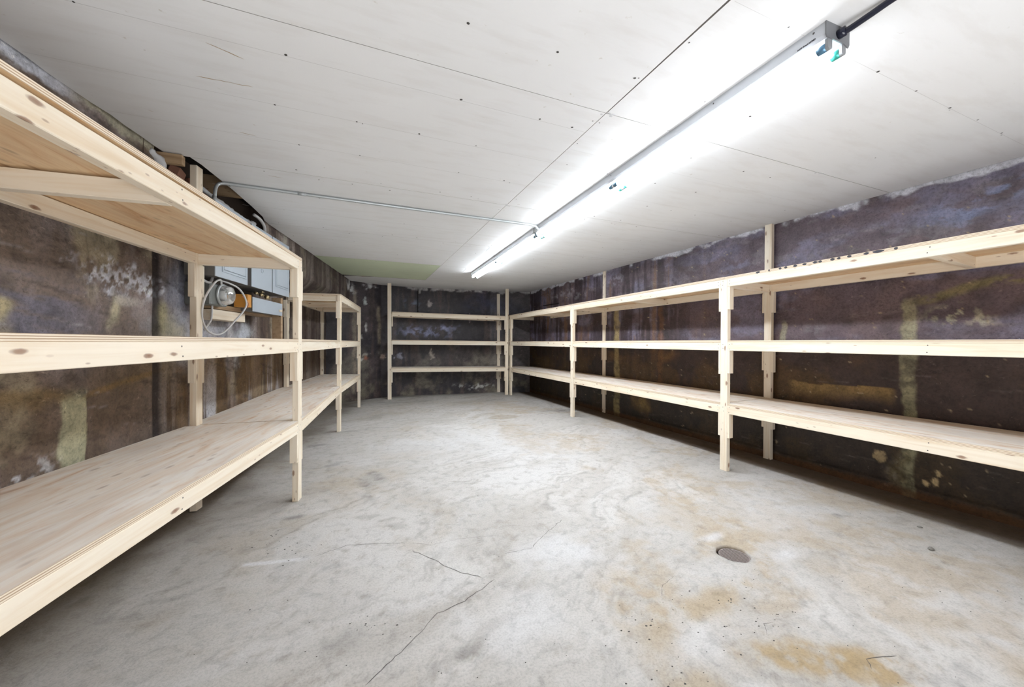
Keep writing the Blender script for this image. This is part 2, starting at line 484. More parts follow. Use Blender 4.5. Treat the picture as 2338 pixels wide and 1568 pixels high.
DRX, DRY, DRR = 1.755, 1.338, 0.077
def build_floor():
    st = 0.0125
    xs = np.arange(-2.2, 3.75, st); ys = np.arange(-2.1, 8.0, st)
    xs = xs - xs[np.argmin(abs(xs - DRX))] + DRX; ys = ys - ys[np.argmin(abs(ys - DRY))] + DRY
    nx, ny = len(xs), len(ys)
    X, Y = np.meshgrid(xs, ys)
    Zz = (fbm(X * 0.9, Y * 0.9, 91, 3) - .5) * .008
    near = np.exp(-(((X - DRX) ** 2 + (Y - DRY) ** 2) / .1))
    Zz = Zz * (1 - near)
    V = np.stack([X, Y, Zz], -1).reshape(-1, 3)
    idx = np.arange(nx * ny).reshape(ny, nx)
    q = np.stack([idx[:-1, :-1], idx[:-1, 1:], idx[1:, 1:], idx[1:, :-1]], -1)
    ic = int(np.argmin(abs(xs - DRX))); jc = int(np.argmin(abs(ys - DRY))); k = 10
    keep = np.ones(q.shape[:2], bool); keep[jc - k:jc + k, ic - k:ic + k] = False
    F = q[keep].reshape(-1, 4).tolist()
    # patch ring with the round drain hole
    loop = [idx[jc - k, ic - k + i] for i in range(2 * k)] + [idx[jc - k + i, ic + k] for i in range(2 * k)] + \
           [idx[jc + k, ic + k - i] for i in range(2 * k)] + [idx[jc + k - i, ic - k] for i in range(2 * k)]
    V = V.tolist(); prev = [int(i) for i in loop]
    n = len(loop)
    ang = [math.atan2(V[i][1] - DRY, V[i][0] - DRX) for i in prev]
    outer = [V[i] for i in prev]
    for t in (0.4, 0.75, 1.0, 'd'):
        cur = []
        for i in range(n):
            rr = DRR * (1.0 + 0.03 * math.sin(3 * ang[i]) + 0.025 * math.sin(7 * ang[i] + 1))
            cx, cy = DRX + rr * math.cos(ang[i]), DRY + rr * math.sin(ang[i])
            if t == 'd': p = (cx, cy, -0.03)
            else: p = (outer[i][0] * (1 - t) + cx * t, outer[i][1] * (1 - t) + cy * t, 0.0)
            V.append(list(p)); cur.append(len(V) - 1)
        for i in range(n):
            j = (i + 1) % n
            F.append([prev[i], prev[j], cur[j], cur[i]])
        prev = cur
    V = np.array(V)
    me = bpy.data.meshes.new('floor')
    me.from_pydata(V.tolist(), [], F); me.update()
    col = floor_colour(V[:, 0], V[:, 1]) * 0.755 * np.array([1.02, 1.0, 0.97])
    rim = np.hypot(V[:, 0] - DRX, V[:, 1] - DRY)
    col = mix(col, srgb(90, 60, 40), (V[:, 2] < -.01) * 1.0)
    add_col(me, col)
    me.polygons.foreach_set('use_smooth', [True] * len(me.polygons))
    o = link('floor', me, [FLOOR])
    return tag(o, kind='structure')
floor = build_floor()

def strip(name, pts, widths, z, m, parent, seed=0, jag=0.006):
    """thin irregular mark lying flush on a horizontal surface"""
    rnd = random.Random(seed)
    P = []
    for i in range(len(pts) - 1):
        n = max(2, int((Vector(pts[i + 1]) - Vector(pts[i])).length / .02))
        for k in range(n):
            t = k / n
            P.append((pts[i][0] * (1 - t) + pts[i + 1][0] * t + rnd.uniform(-jag, jag),
                      pts[i][1] * (1 - t) + pts[i + 1][1] * t + rnd.uniform(-jag, jag)))
    P.append(pts[-1])
    V = []; F = []
    N = len(P)
    for i, p in enumerate(P):
        a = Vector(P[max(0, i - 1)]); b = Vector(P[min(N - 1, i + 1)])
        d = (b - a).normalized(); nn = Vector((-d.y, d.x))
        wd = widths * (0.35 + 0.65 * rnd.random()) * (0.2 if i in (0, N - 1) else 1) / 2
        for s in (-1, 1):
            V.append((p[0] + nn.x * wd * s, p[1] + nn.y * wd * s, z(p[0] + nn.x * wd * s, p[1] + nn.y * wd * s) if callable(z) else z))
    for i in range(N - 1): F.append((2 * i, 2 * i + 1, 2 * i + 3, 2 * i + 2))
    return V, F

def fz(x, y):
    X = np.array([x]); Y = np.array([y])
    v = (fbm(X * 0.9, Y * 0.9, 91, 3) - .5) * .008
    near = np.exp(-(((X - DRX) ** 2 + (Y - DRY) ** 2) / .1))
    return float((v * (1 - near))[0]) + 0.0007

cracks = [([(0.02, 1.24), (0.071, 1.283), (0.137, 1.331), (0.213, 1.395), (0.261, 1.446), (0.292, 1.471), (0.405, 1.501), (0.494, 1.545), (0.57, 1.59)], .0035),
          ([(-0.194, 2.088), (-0.056, 2.141), (0.114, 2.101), (0.232, 2.05)], .003),
          ([(0.255, 1.968), (0.335, 1.857), (0.406, 1.74), (0.454, 1.684), (0.519, 1.624)], .003),
          ([(1.142, 1.981), (0.945, 1.854), (0.836, 1.764), (0.677, 1.762)], .0025),
          ([(0.25, 2.05), (0.36, 1.98), (0.52, 1.99), (0.7, 1.95)], .002),
          ([(1.18, 1.22), (1.24, 1.28), (1.34, 1.31)], .002),
          ([(1.55, .69), (1.59, .72), (1.63, .71), (1.70, .69)], .003),
          ([(1.38, .92), (1.43, .96), (1.47, .95)], .0025),
          ([(0.98, .62), (1.02, .66), (1.08, .655), (1.10, .63)], .0025)]
for i, (pts, wd) in enumerate(cracks):
    V, F = strip('crack', pts, wd, fz, CRACK, floor, i, 0.004)
    link('crack', mesh_from('crack', V, F), [CRACK], floor)

# dirt crumbs scattered on the floor
def crumbs():
    rnd = random.Random(5); V = []; F = []
    def one(x, y, r):
        b = len(V); z = fz(x, y) - .001
        n = 6; a0 = rnd.random() * 6; e = rnd.uniform(.4, 1)
        for k in range(n):
            a = a0 + 2 * math.pi * k / n
            rr = r * rnd.uniform(.7, 1.2)
            u, v = rr * math.cos(a), rr * e * math.sin(a)
            V.append((x + u, y + v, z))
        V.append((x + rnd.uniform(-.3, .3) * r, y, z + r * .6))
        for k in range(n): F.append((b + k, b + (k + 1) % n, b + n))
    for k in range(750):
        y = 0.4 + (rnd.random() ** 1.6) * 5.5
        x = rnd.uniform(-.9 + .2 * y, 3.2)
        one(x, y, rnd.uniform(.0012, .0038))
    for (cx, cy, s, n) in [(.05, 1.5, .12, 14), (-.3, 2.2, .15, 16), (1.25, 1.05, .2, 30), (.9, .85, .15, 22), (1.5, 1.0, .15, 20), (-.45, 2.35, .1, 14), (1.0, 1.1, .1, 14)]:
        for k in range(n): one(rnd.gauss(cx, s * .5), rnd.gauss(cy, s * .5), rnd.uniform(.002, .0055))
    o = link('dirt_crumbs', mesh_from('dirt_crumbs', V, F), [SCREW])
    tag(o, 'scattered dark grit and dirt crumbs lying all over the concrete floor', 'debris', kind='stuff')
crumbs()

def pebble(loc, r, label, seed):
    rnd = random.Random(seed)
    bm = bmesh.new(); bmesh.ops.create_icosphere(bm, subdivisions=2, radius=1)
    for v in bm.verts:
        k = rnd.uniform(.85, 1.1)
        v.co = Vector((v.co.x * r[0] * k, v.co.y * r[1] * k, v.co.z * r[2] * k + r[2] * .8))
    o = link('pebble', bm_to('pebble', bm, True), [STONE], loc=(loc[0], loc[1], fz(*loc) - .001))
    tag(o, label, 'pebble')
pebble((2.744, 0.985), (.016, .013, .008), 'larger dark grey pebble on the floor, nearer the camera, by the right wall', 1)
pebble((3.02, 1.131), (.013, .012, .004), 'small flat grey pebble farther back, close to the right wall shadow', 2)

# floor drain
dr = empty('floor_drain', (DRX, DRY, -.012), 'round rusty slotted drain grate sunk in the concrete floor', 'drain')
bm = bmesh.new(); bmesh.ops.create_circle(bm, cap_ends=True, segments=40, radius=DRR + .006)
link('drain_pan', bm_to('drain_pan', bm), [DARK], dr, mw=Matrix.Translation((DRX, DRY, -.024)))
def ring(name, r0, r1, z0, z1, seg=48):
    V = []; F = []
    for k in range(seg):
        a = 2 * math.pi * k / seg
        for (r, z) in ((r0, z0), (r1, z0), (r1, z1), (r0, z1)):
            V.append((r * math.cos(a), r * math.sin(a), z))
    for k in range(seg):
        j = (k + 1) % seg
        for q in range(4):
            F.append((4 * k + q, 4 * j + q, 4 * j + (q + 1) % 4, 4 * k + (q + 1) % 4))
    return mesh_from(name, V, F)
GX, GY = DRX - .002, DRY - .0065
link('grate_rim', ring('grate_rim', .0645, .069, -.004, .003), [RUST], dr, mw=Matrix.Translation((GX, GY, -.010)))
th = math.radians(-64)
for k in range(-5, 6):
    off = k * .0118
    hl = math.sqrt(.0655 ** 2 - off ** 2)
    c = Vector((GX - math.sin(th) * off, GY + math.cos(th) * off, -.010))
    d = Vector((math.cos(th), math.sin(th), 0))
    beam('grate_bar', c - d * hl, c + d * hl, -.0031, .0031, -.003, .003, (-d.y, d.x, 0), [RUST], dr, .0008)

# ------------------------------------------------------------------ walls
def wall_mesh(name, path, z0, z1, colour, m, st=0.02, relief=0.012, seed=1, cut=None, out=1, fine=None, zst=None):
    """path: list of (x,y); s = arc length; colour(s, z, X, Y)"""
    P = [Vector(p) for p in path]
    L = [0]
    for i in range(len(P) - 1): L.append(L[-1] + (P[i + 1] - P[i]).length)
    s = np.linspace(0, L[-1], max(2, int(L[-1] / st)))
    if fine is not None:
        s = np.concatenate([np.arange(0, fine[0], .03), np.arange(fine[0], fine[1], .0095), np.arange(fine[1], L[-1], st), [L[-1]]])
    px = np.interp(s, L, [p.x for p in P]); py = np.interp(s, L, [p.y for p in P])
    tx = np.gradient(px, s); ty = np.gradient(py, s); ln = np.hypot(tx, ty)
    nxv, nyv = ty / ln * out, -tx / ln * out
    zz = np.linspace(z0, z1, int((z1 - z0) / (zst or st)))
    Sg, Zg = np.meshgrid(s, zz)
    Xg = np.tile(px, (len(zz), 1)); Yg = np.tile(py, (len(zz), 1))
    r = (fbm(Sg * 1.5, Zg * 1.5, seed, 3) - .5) * relief + (fbm(Sg * 9, Zg * 9, seed + 9, 4) - .5) * relief * .45
    col, extra = colour(Sg, Zg, Xg, Yg)
    r = r + extra
    Vx = Xg + nxv[None, :] * r; Vy = Yg + nyv[None, :] * r
    V = np.stack([Vx, Vy, Zg], -1).reshape(-1, 3)
    ny, nx = Sg.shape
    idx = np.arange(nx * ny).reshape(ny, nx)
    q = np.stack([idx[:-1, :-1], idx[:-1, 1:], idx[1:, 1:], idx[1:, :-1]], -1)
    if cut is not None:
        keep = ~cut(Sg, Zg, Xg, Yg)[:-1, :-1]
        q = q[keep]
    me = bpy.data.meshes.new(name)
    me.from_pydata(V.tolist(), [], q.reshape(-1, 4).tolist()); me.update()
    add_col(me, col.reshape(-1, 3))
    me.polygons.foreach_set('use_smooth', [True] * len(me.polygons))
    o = link(name, me, [m])
    return tag(o, kind='structure')

ZT = CE + .26
def lw(Y, off=0, z=0):
    n = Vector((1, -.2022, 0)).normalized()
    return Vector((-1.6145 + .2022 * Y, Y, z)) + n * off

def lean(Y, z):
    """the lower wall stands farther back than its head towards the far end"""
    d = np.maximum(0, .0632 * (Y - 2.25)) + .02 * sm(Y, 2.2, 2.6)
    return d * sm(z, 1.84, 1.58)

def col_left(s, z, X, Y):
    a = fbm(Y * 1.6, z * 1.6, 5, 5); b = fbm(Y * 4.5, z * 1.2, 6, 5); f = fbm(Y * 14, z * 14, 7, 5, .65)
    st = fbm(Y * 11, z * 0.9 + fbm(Y * 3, z * 3, 4) * .3, 8, 5, .6)    # vertical runs
    ho = fbm(Y * 2.2 + z * .6, z * 14 + Y * 2, 9, 5, .6)
    c = np.ones(X.shape + (3,)) * np.array(srgb(112, 99, 90))
    c = mix(c, srgb(86, 68, 55), sm(a, .45, .62) * .8)
    c = mix(c, srgb(132, 122, 122), sm(b, .5, .68) * .6)
    nearpart = sm(Y, 3.0, 2.5)
    c = mix(c, srgb(104, 108, 130), nearpart * sm(ho, .46, .62) * .55 * sm(z, .95, 1.1) * sm(z, 1.45, 1.2) * sm(Y, 2.6, 2.1))
    c = mix(c, srgb(96, 78, 60), nearpart * sm(z, 1.0, .8) * .6)
    c = mix(c, srgb(160, 150, 126), sm(fbm(Y * 3, z * 3, 15, 5), .6, .72) * .6)
    far = sm(Y, 2.7, 3.1)
    # vertical streaking on the far half
    c = mix(c, srgb(66, 52, 46), far * sm(st, .47, .60) * .85)
    c = mix(c, srgb(150, 140, 132), far * sm(st, .46, .34) * .65)
    c = mix(c, srgb(110, 84, 44), far * sm(z, 1.05, .9) * sm(b, .35, .55) * .55)
    c = mix(c, srgb(190, 190, 196), far * sm(z, .98, .6) * sm(fbm(Y * 7, z * .8, 18, 4), .60, .72) * .75)
    c = mix(c, srgb(58, 48, 46), sm(Y, 4.4, 5.2) * .55)
    # bright efflorescence below and around the meters
    c = mix(c, srgb(176, 178, 186), blob(Y, z, 3.35, 1.12, .55, .22, 61, 0, .7, 4, .9) * .75)
    c = mix(c, srgb(150, 156, 176), blob(Y, z, 3.05, 1.35, .22, .25, 62, 0, .5, 3, .9) * .7)
    c = mix(c, srgb(196, 200, 206), blob(Y, z, 3.9, 1.1, .22, .16, 63, 0, .8, 6, .8) * .8)
    c = mix(c, srgb(168, 160, 130), blob(Y, z, 2.98, 1.1, .14, .2, 64, .6, .5, 4, .9) * .7)
    # crystals
    for (y0, z0, ry, rz) in [(2.42, 1.40, .10, .05), (2.62, 1.38, .07, .06), (2.75, 1.36, .06, .07), (2.5, 1.34, .08, .04), (2.88, 1.38, .03, .04)]:
        m_ = blob(Y, z, y0, z0, ry * 1.5, rz * 1.5, 70, 0, .7, 12, .9) * sm(fbm(Y * 40, z * 40, 71, 4), .42, .56)
        c = mix(c, srgb(212, 216, 228), m_)
    for (y0, z0, ry, rz, cc) in [(2.50, 1.22, .05, .12, (176, 168, 140)), (2.56, 1.27, .16, .03, (178, 172, 160)), (2.9, 1.2, .05, .1, (170, 162, 124)),
                                 (1.97, 1.17, .06, .07, (196, 184, 140)), (2.85, 1.1, .06, .08, (150, 140, 110)), (2.7, 1.26, .14, .1, (142, 132, 130))]:
        c = mix(c, srgb(*cc), blob(Y, z, y0, z0, ry, rz, 73, 0, .6, 8, .7) * .75)
    # mortar column patch and tan course line below the middle shelf
    edge = Y + (fbm(Y * 6, z * 8, 80) - .5) * .07
    m_ = sm(edge, 2.18, 2.20) * sm(edge, 2.335, 2.325) * sm(z, .86, .80)
    c = mix(c, srgb(168, 166, 138), m_ * .95)
    ln_ = np.abs(z - (.80 + (Y - 2.3) * .17) + (fbm(Y * 5, z * 5, 81) - .5) * .05)
    c = mix(c, srgb(128, 104, 66), (1 - sm(ln_, .004, .022)) * sm(Y, 2.25, 2.4) * sm(Y, 2.95, 2.8) * .8)
    c = mix(c, srgb(112, 92, 60), blob(Y, z, 2.05, .82, .2, .045, 82, 0, .6, 6, .9) * .8)
    c = mix(c, srgb(100, 80, 48), blob(Y, z, 2.7, .90, .3, .12, 83, 0, .5, 4, .9) * .5)
    c = mix(c, srgb(200, 202, 206), sm(f, .52, .62) * sm(z, .64, .54) * sm(Y, 2.35, 2.0) * .8)
    # horizontal scores
    sc = fbm(Y * 3, z * 60 + Y * 8, 85, 3)
    c = mix(c, srgb(170, 166, 166), sm(sc, .74, .84) * nearpart * .35)
    c = mix(c, srgb(50, 40, 36), sm(fbm(Y * 5, z * 26 + Y * 6, 86, 4), .66, .76) * .5)
    # chalky plaster along the ceiling
    edge = z + (fbm(Y * 8, z * 8, 90) - .5) * .10
    lim = 2.105
    c = mix(c, srgb(196, 198, 206), sm(edge, lim, lim + .02) * sm(Y, 2.35, 2.1) * sm(Y, 1.65, 1.8) * .95)
    c = mix(c, srgb(158, 152, 132), sm(edge, 2.10, 2.13) * sm(Y, 2.2, 2.35) * sm(Y, 2.85, 2.75) * .9)
    c = mix(c, srgb(206, 206, 206), blob(Y, z, 7.25, 2.06, .25, .08, 91, 0, .6, 6, .8))
    c = mix(c, srgb(178, 174, 160), sm(np.abs(Y - 4.52 - (fbm(Y * 4, z * 4, 92) - .5) * .12), .06, .02) * sm(z, 1.6, 1.9) * .7)
    # vertical step beside the rear post, its shadow painted in as a dark band
    c = mix(c, srgb(30, 26, 32), sm(np.abs(Y - 2.84), .05, .02) * .8)
    c = c * (0.95 + 0.98 * f)[..., None]
    ex = sm(Y, 2.335, 2.325) * .006 - sm(np.abs(Y - 2.84), .05, .02) * .012
    ex = ex + (fbm(Y * 6, z * 8, 95, 4) - .5) * .012 * nearpart - lean(Y, z)
    return c, ex

def cut_left(s, z, X, Y):
    lo = 2.09 - .10 * sm(Y, 2.72, 2.86) + .03 * sm(Y, 3.2, 3.9) + (fbm(Y * 9, z * 0 + 1, 96) - .5) * .05
    return (Y > 2.72) & (Y < 4.05) & (z > lo)

wall_left = wall_mesh('wall_left', [lw(-2.2)[:2], lw(7.30)[:2]], -.01, ZT, col_left, WALL_L, .0165, .014, 1, cut_left, out=1, fine=(2.9, 6.4), zst=.0105)

def col_right(s, z, X, Y):
    a = fbm(Y * 1.3, z * 1.6, 105, 5); b = fbm(Y * 3.0, z * 3.0, 106, 5); f = fbm(Y * 14, z * 14, 107, 5, .65)
    st = fbm(Y * 9, z * .8 + b * .3, 108, 5, .6)
    c = np.ones(X.shape + (3,)) * np.array(srgb(76, 61, 60))
    c = mix(c, srgb(50, 40, 42), sm(a, .48, .62) * .8)
    c = mix(c, srgb(98, 74, 52), sm(b, .53, .68) * .6)
    c = mix(c, srgb(100, 87, 97), sm(z, 1.0, 1.12) * .6)
    c = mix(c, srgb(112, 107, 126), sm(fbm(Y * 2.4, z * 5, 109, 5), .46, .64) * .75 * sm(z, 1.0, 1.12))
    c = mix(c, srgb(120, 112, 118), sm(fbm(Y * 5 , z * 12, 110, 5), .58, .70) * .5 * sm(z, 1.6, 1.7))
    far = sm(Y, 2.8, 3.6)
    c = mix(c, srgb(44, 33, 36), far * sm(st, .48, .6) * .8)
    c = mix(c, srgb(116, 86, 58), far * sm(st, .42, .32) * .6)
    c = mix(c, srgb(42, 31, 27), sm(z, 1.05, .98) * .6)  # shade below the middle and bottom shelves put into the wall's colour
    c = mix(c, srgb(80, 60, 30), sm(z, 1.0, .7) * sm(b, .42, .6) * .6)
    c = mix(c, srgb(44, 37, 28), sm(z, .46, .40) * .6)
    # blue-grey paint patch high near the camera
    m_ = blob(Y, z, 1.10, 1.93, .28, .13, 111, 0, .6, 5, .8) * sm(fbm(Y * 10, z * 24, 112, 5), .44, .56)
    c = mix(c, srgb(122, 128, 158), m_ * .9)
    for (y0, z0, ry, rz, cc, al) in [(2.25, 1.72, .05, .08, (120, 126, 150), .7), (2.7, 1.83, .22, .08, (112, 108, 130), .6), (3.4, 1.8, .3, .07, (118, 106, 118), .5),
                                    (1.85, 1.78, .22, .05, (120, 112, 110), .5), (6.0, 1.95, .5, .06, (160, 156, 160), .6), (4.55, 2.0, .16, .1, (160, 158, 170), .7),
                                    (5.6, 1.88, .3, .06, (150, 146, 150), .5), (1.95, 1.19, .12, .07, (120, 116, 122), .6)]:
        c = mix(c, srgb(*cc), blob(Y, z, y0, z0, ry, rz, 113, 0, .7, 7, .9) * al * sm(fbm(Y * 18, z * 24, 114, 4), .38, .56))
    # mortar columns
    def column(y0, w_, z0, z1, cc, al, sd):
        e = np.abs(Y - y0 + (fbm(Y * 9, z * 9, sd) - .5) * .07)
        return mix(c, srgb(*cc), sm(e, w_, w_ * .5) * sm(z, z0 - .04, z0 + .02) * sm(z, z1 + .04, z1 - .02) * al * (.5 + .5 * sm(f, .3, .5)))
    c = column(1.385, .05, .0, 1.36, (146, 142, 112), .75, 115)
    c = column(4.50, .07, .0, 1.62, (150, 134, 92), .8, 116)
    c = column(2.22, .03, 1.05, 1.25, (160, 156, 130), .6, 117)
    c = column(5.6, .05, .6, 1.6, (96, 70, 44), .6, 118)
    c = column(3.66, .05, .55, 1.5, (104, 70, 40), .55, 119)
    # arching buff smear above the middle shelf, near the camera
    zc = 1.36 + .09 * sm(Y, 1.35, .95) + (fbm(Y * 6, z * 6, 120) - .5) * .05
    c = mix(c, srgb(122, 112, 72), sm(np.abs(z - zc), .045, .008) * sm(Y, 1.42, 1.3) * .75 * sm(fbm(Y * 14, z * 30, 140, 4), .3, .5))
    c = mix(c, srgb(178, 174, 150), sm(fbm(Y * 26, z * 26, 121, 4), .52, .62) * blob(Y, z, 1.2, 1.24, .18, .07, 122, 0, .5, 6, .9) * .85)
    # tan smears lower down
    zl = .735 + (fbm(Y * 5, z * 5, 123) - .5) * .05
    c = mix(c, srgb(138, 112, 66), (z < zl + .0) * sm(zl - z, .14, .01) * sm(Y, 1.44, 1.5) * sm(Y, 2.2, 2.08) * .8)
    c = mix(c, srgb(124, 98, 52), blob(Y, z, 3.95, .25, .22, .14, 124, 0, .6, 5, .9) * .8)
    c = mix(c, srgb(128, 92, 50), blob(Y, z, 3.6, .9, .22, .08, 125, 0, .6, 5, .9) * .5)
    c = mix(c, srgb(104, 78, 44), blob(Y, z, 4.6, .85, .5, .1, 126, 0, .6, 5, .9) * .5)
    for (y0, z0, ry, rz) in [(1.545, .245, .035, .045), (1.245, .20, .016, .025), (1.25, .145, .02, .025), (1.30, .13, .02, .02)]:
        c = mix(c, srgb(178, 156, 116), blob(Y, z, y0, z0, ry, rz, 127, 0, .5, 20, .3) * .95)
    ro = blob(Y, z, 1.45, .14, .09, .13, 128, 0, .6, 10, .7)
    c = mix(c, srgb(112, 100, 74), ro * .7)
    # pale chips, scratches
    ch = sm(fbm(Y * 26, z * 38, 129, 4), .80, .84)
    c = mix(c, srgb(164, 146, 116), ch * .7)
    sc = sm(fbm(Y * 3, z * 70 + Y * 5, 130, 3), .74, .80)
    c = mix(c, srgb(130, 122, 118), sc * .15)
    # chalky bits under the ceiling
    e = z + (fbm(Y * 7, z * 7, 131) - .5) * .12
    c = mix(c, srgb(200, 200, 206), sm(e, 2.105, 2.125) * sm(fbm(Y * 4, z * 2, 132), .45, .55) * .9)
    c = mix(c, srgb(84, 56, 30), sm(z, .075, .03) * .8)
    c = c * (0.80 + 1.10 * f)[..., None]
    ex = ro * (fbm(Y * 22, z * 22, 133, 4) - .6) * .05 - sm(np.abs(z - .07), .012, .003) * .004
    return c, ex

def rw(Y): return (3.5767 - .0224 * Y, Y)
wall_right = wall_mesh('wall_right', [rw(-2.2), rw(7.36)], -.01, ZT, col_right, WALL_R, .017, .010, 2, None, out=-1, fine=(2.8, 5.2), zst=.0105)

def col_back(s, z, X, Y):
    a = fbm(X * 1.5, z * 1.5, 205, 5); b = fbm(X * 3.4, z * 3.0, 206, 5); f = fbm(X * 14, z * 14, 207, 5, .65)
    st = fbm(X * 9, z * .8 + b * .2, 208, 5, .6)
    c = np.ones(X.shape + (3,)) * np.array(srgb(62, 54, 56))
    c = mix(c, srgb(36, 33, 40), sm(a, .45, .6) * .8)
    c = mix(c, srgb(84, 70, 66), sm(st, .5, .66) * .5)
    c = mix(c, srgb(108, 102, 92), sm(b, .48, .66) * .7 * sm(z, 1.05, .7))
    c = mix(c, srgb(112, 104, 88), sm(z, .5, .1) * sm(b, .38, .6) * .6)
    c = mix(c, srgb(138, 142, 176), blob(X, z, 1.3, 1.28, .75, .14, 209, 0, .6, 3, .9) * sm(fbm(X * 12, z * 12, 210, 5), .44, .58) * .8)
    c = mix(c, srgb(120, 130, 150), blob(X, z, 1.0, 1.80, .22, .13, 211, 0, .6, 4, .9) * sm(fbm(X * 12, z * 12, 212, 5), .42, .58) * .8)
    c = mix(c, srgb(40, 46, 74), blob(X, z, 2.6, 1.85, .6, .3, 213, 0, .4, 3, .9) * .6)
    for (x0, z0, rx, rz, cc) in [(.10, 1.80, .035, .06, (176, 184, 182)), (.13, 1.33, .02, .08, (186, 184, 180)), (.05, 1.14, .03, .05, (190, 186, 180)),
                                 (1.33, 1.83, .04, .08, (178, 168, 164)), (1.37, .80, .05, .13, (170, 160, 150)), (2.15, 1.55, .02, .1, (140, 130, 134)),
                                 (.12, .77, .06, .035, (150, 96, 76)), (.12, .83, .09, .03, (150, 146, 136)), (.02, .76, .05, .04, (176, 172, 166)), (.45, .78, .07, .05, (150, 130, 120)),
                                 (.2, 2.08, .12, .04, (190, 190, 192)), (-.1, 2.0, .06, .1, (190, 190, 192)), (.75, .80, .08, .06, (130, 130, 144)), (1.13, 2.08, .03, .05, (180, 176, 172))]:
        c = mix(c, srgb(*cc), blob(X, z, x0, z0, rx, rz, 214, 0, .8, 16, .5) * .85)
    for (x0, z0, z1, cc) in [(-.06, .1, 2.0, (134, 124, 110)), (.36, 1.0, 1.75, (132, 122, 106))]:
        e = np.abs(X - x0 + (fbm(X * 9, z * 5, 215) - .5) * .08)
        c = mix(c, srgb(*cc), sm(e, .05, .01) * sm(z, z0, z0 + .05) * sm(z, z1, z1 - .05) * .7)
    c = mix(c, srgb(190, 190, 186), sm(fbm(X * 20, z * 26, 216, 4), .5, .6) * blob(X, z, 2.35, .14, .4, .07, 217, 0, .6, 5, .9) * .85)
    c = mix(c, srgb(180, 176, 176), sm(z + (fbm(X * 7, z * 7, 218) - .5) * .1, 2.105, 2.13) * sm(fbm(X * 5, z * 2, 219), .45, .55) * .8)
    c = c * (0.45 + 1.75 * f)[..., None]
    return c, 0 * X
wall_back = wall_mesh('wall_back', [(-.70, 6.98), (-.155, 7.27), (.4, 7.60), (1.1, 7.70), (1.9, 7.64), (2.6, 7.62), (3.0, 7.50), (3.44, 7.36)], -.01, ZT, col_back, WALL_B, .02, .010, 3, None, out=1)

def col_front(s, z, X, Y):
    f = fbm(X * 3, z * 3, 300, 5)
    c = np.ones(X.shape + (3,)) * np.array(srgb(96, 84, 80))
    return mix(c, srgb(60, 50, 48), sm(f, .45, .6)), 0 * X
wall_mesh('wall_front', [rw(-2.0), lw(-2.0)[:2]], -.01, ZT, col_front, WALL_B, .06, .01, 4, None, out=-1)

# broken cavity at the top of the left wall
cav = []
V = []; F = []
def quad(a, b, c, d):
    i = len(V); V.extend([tuple(a), tuple(b), tuple(c), tuple(d)]); F.append((i, i + 1, i + 2, i + 3))
quad(lw(2.65, -.16, 1.9), lw(4.15, -.16, 1.9), lw(4.15, -.16, ZT), lw(2.65, -.16, ZT))
quad(lw(2.65, -.16, 1.9), lw(2.65, 0, 1.9), lw(2.65, 0, ZT), lw(2.65, -.16, ZT))
quad(lw(4.15, -.16, 1.9), lw(4.15, 0, 1.9), lw(4.15, 0, ZT), lw(4.15, -.16, ZT))
cavo = link('wall_cavity', mesh_from('wall_cavity', V, F), [mat('raw_earth_brown', (0.12, 0.085, 0.065), 0.95)], wall_left)
def lump(name, pts, radii, m, parent, seed, flat=1.0):
    rnd = random.Random(seed)
    P = smooth_path(pts, 7)
    rr = [np.interp(i / (len(P) - 1), np.linspace(0, 1, len(radii)), radii) * rnd.uniform(.8, 1.2) for i in range(len(P))]
    me = tube_mesh(name, P, 0, 9, True, rr)
    for v in me.vertices:
        v.co += Vector((rnd.uniform(-1, 1), rnd.uniform(-1, 1), rnd.uniform(-1, 1))) * .003
    return link(name, me, [m], parent)
lump('plaster_ridge', [lw(3.12, -.02, 2.11), lw(3.25, .01, 2.07), lw(3.45, .02, 2.045), lw(3.65, .015, 2.04), lw(3.82, .01, 2.06)], [.008, .018, .022, .020, .022], PLASTER, wall_left, 3)
lump('plaster_ridge', [lw(2.70, -.01, 2.12), lw(2.76, .005, 2.08), lw(2.80, .01, 1.98), lw(2.84, 0, 1.93)], [.02, .024, .02, .012], PLASTER, wall_left, 4)
lump('rubble_edge', [lw(2.84, -.04, 2.0), lw(3.1, -.05, 1.99), lw(3.5, -.06, 2.0), lw(3.9, -.06, 2.02)], [.03, .045, .05, .045], WALL_B, wall_left, 5)
beam('nailer', lw(2.78, -.02, CE - .03), lw(2.80, .10, CE - .03), -.02, .02, -.03, .025, (.2, .98, 0), [OLDPINE], wall_left)
for k, (y, z, a) in enumerate([(3.02, 2.13, .3), (3.16, 2.11, -.1), (3.3, 2.09, .2)]):
    p = lw(y, -.07, z)
    me = box_mesh('brick', .11, .06, .055, .006)
    link('brick', me, [BRICK], wall_left, mw=Matrix.Translation(p) @ Matrix.Rotation(math.radians(78) + a, 4, 'Z') @ Matrix.Rotation(a, 4, 'X'))

# ------------------------------------------------------------------ ceiling
ceiling = link('ceiling', prism_mesh('ceiling', [(-2.3, -2.2), (3.8, -2.2), (3.8, 8.0), (-2.3, 8.0)], CE + .16, CE + .20), [DARK, DARK])
tag(ceiling, kind='structure')
# floor joists above the drywall, glimpsed through the gaps
for y in (1.9, 2.75, 3.5, 4.3, 6.6):
    beam('ceiling_joist', (-2.0, y, CE + .09), (3.7, y, CE + .09), -.02, .02, -.07, .07, (0, 1, 0), [OLDPINE], ceiling)

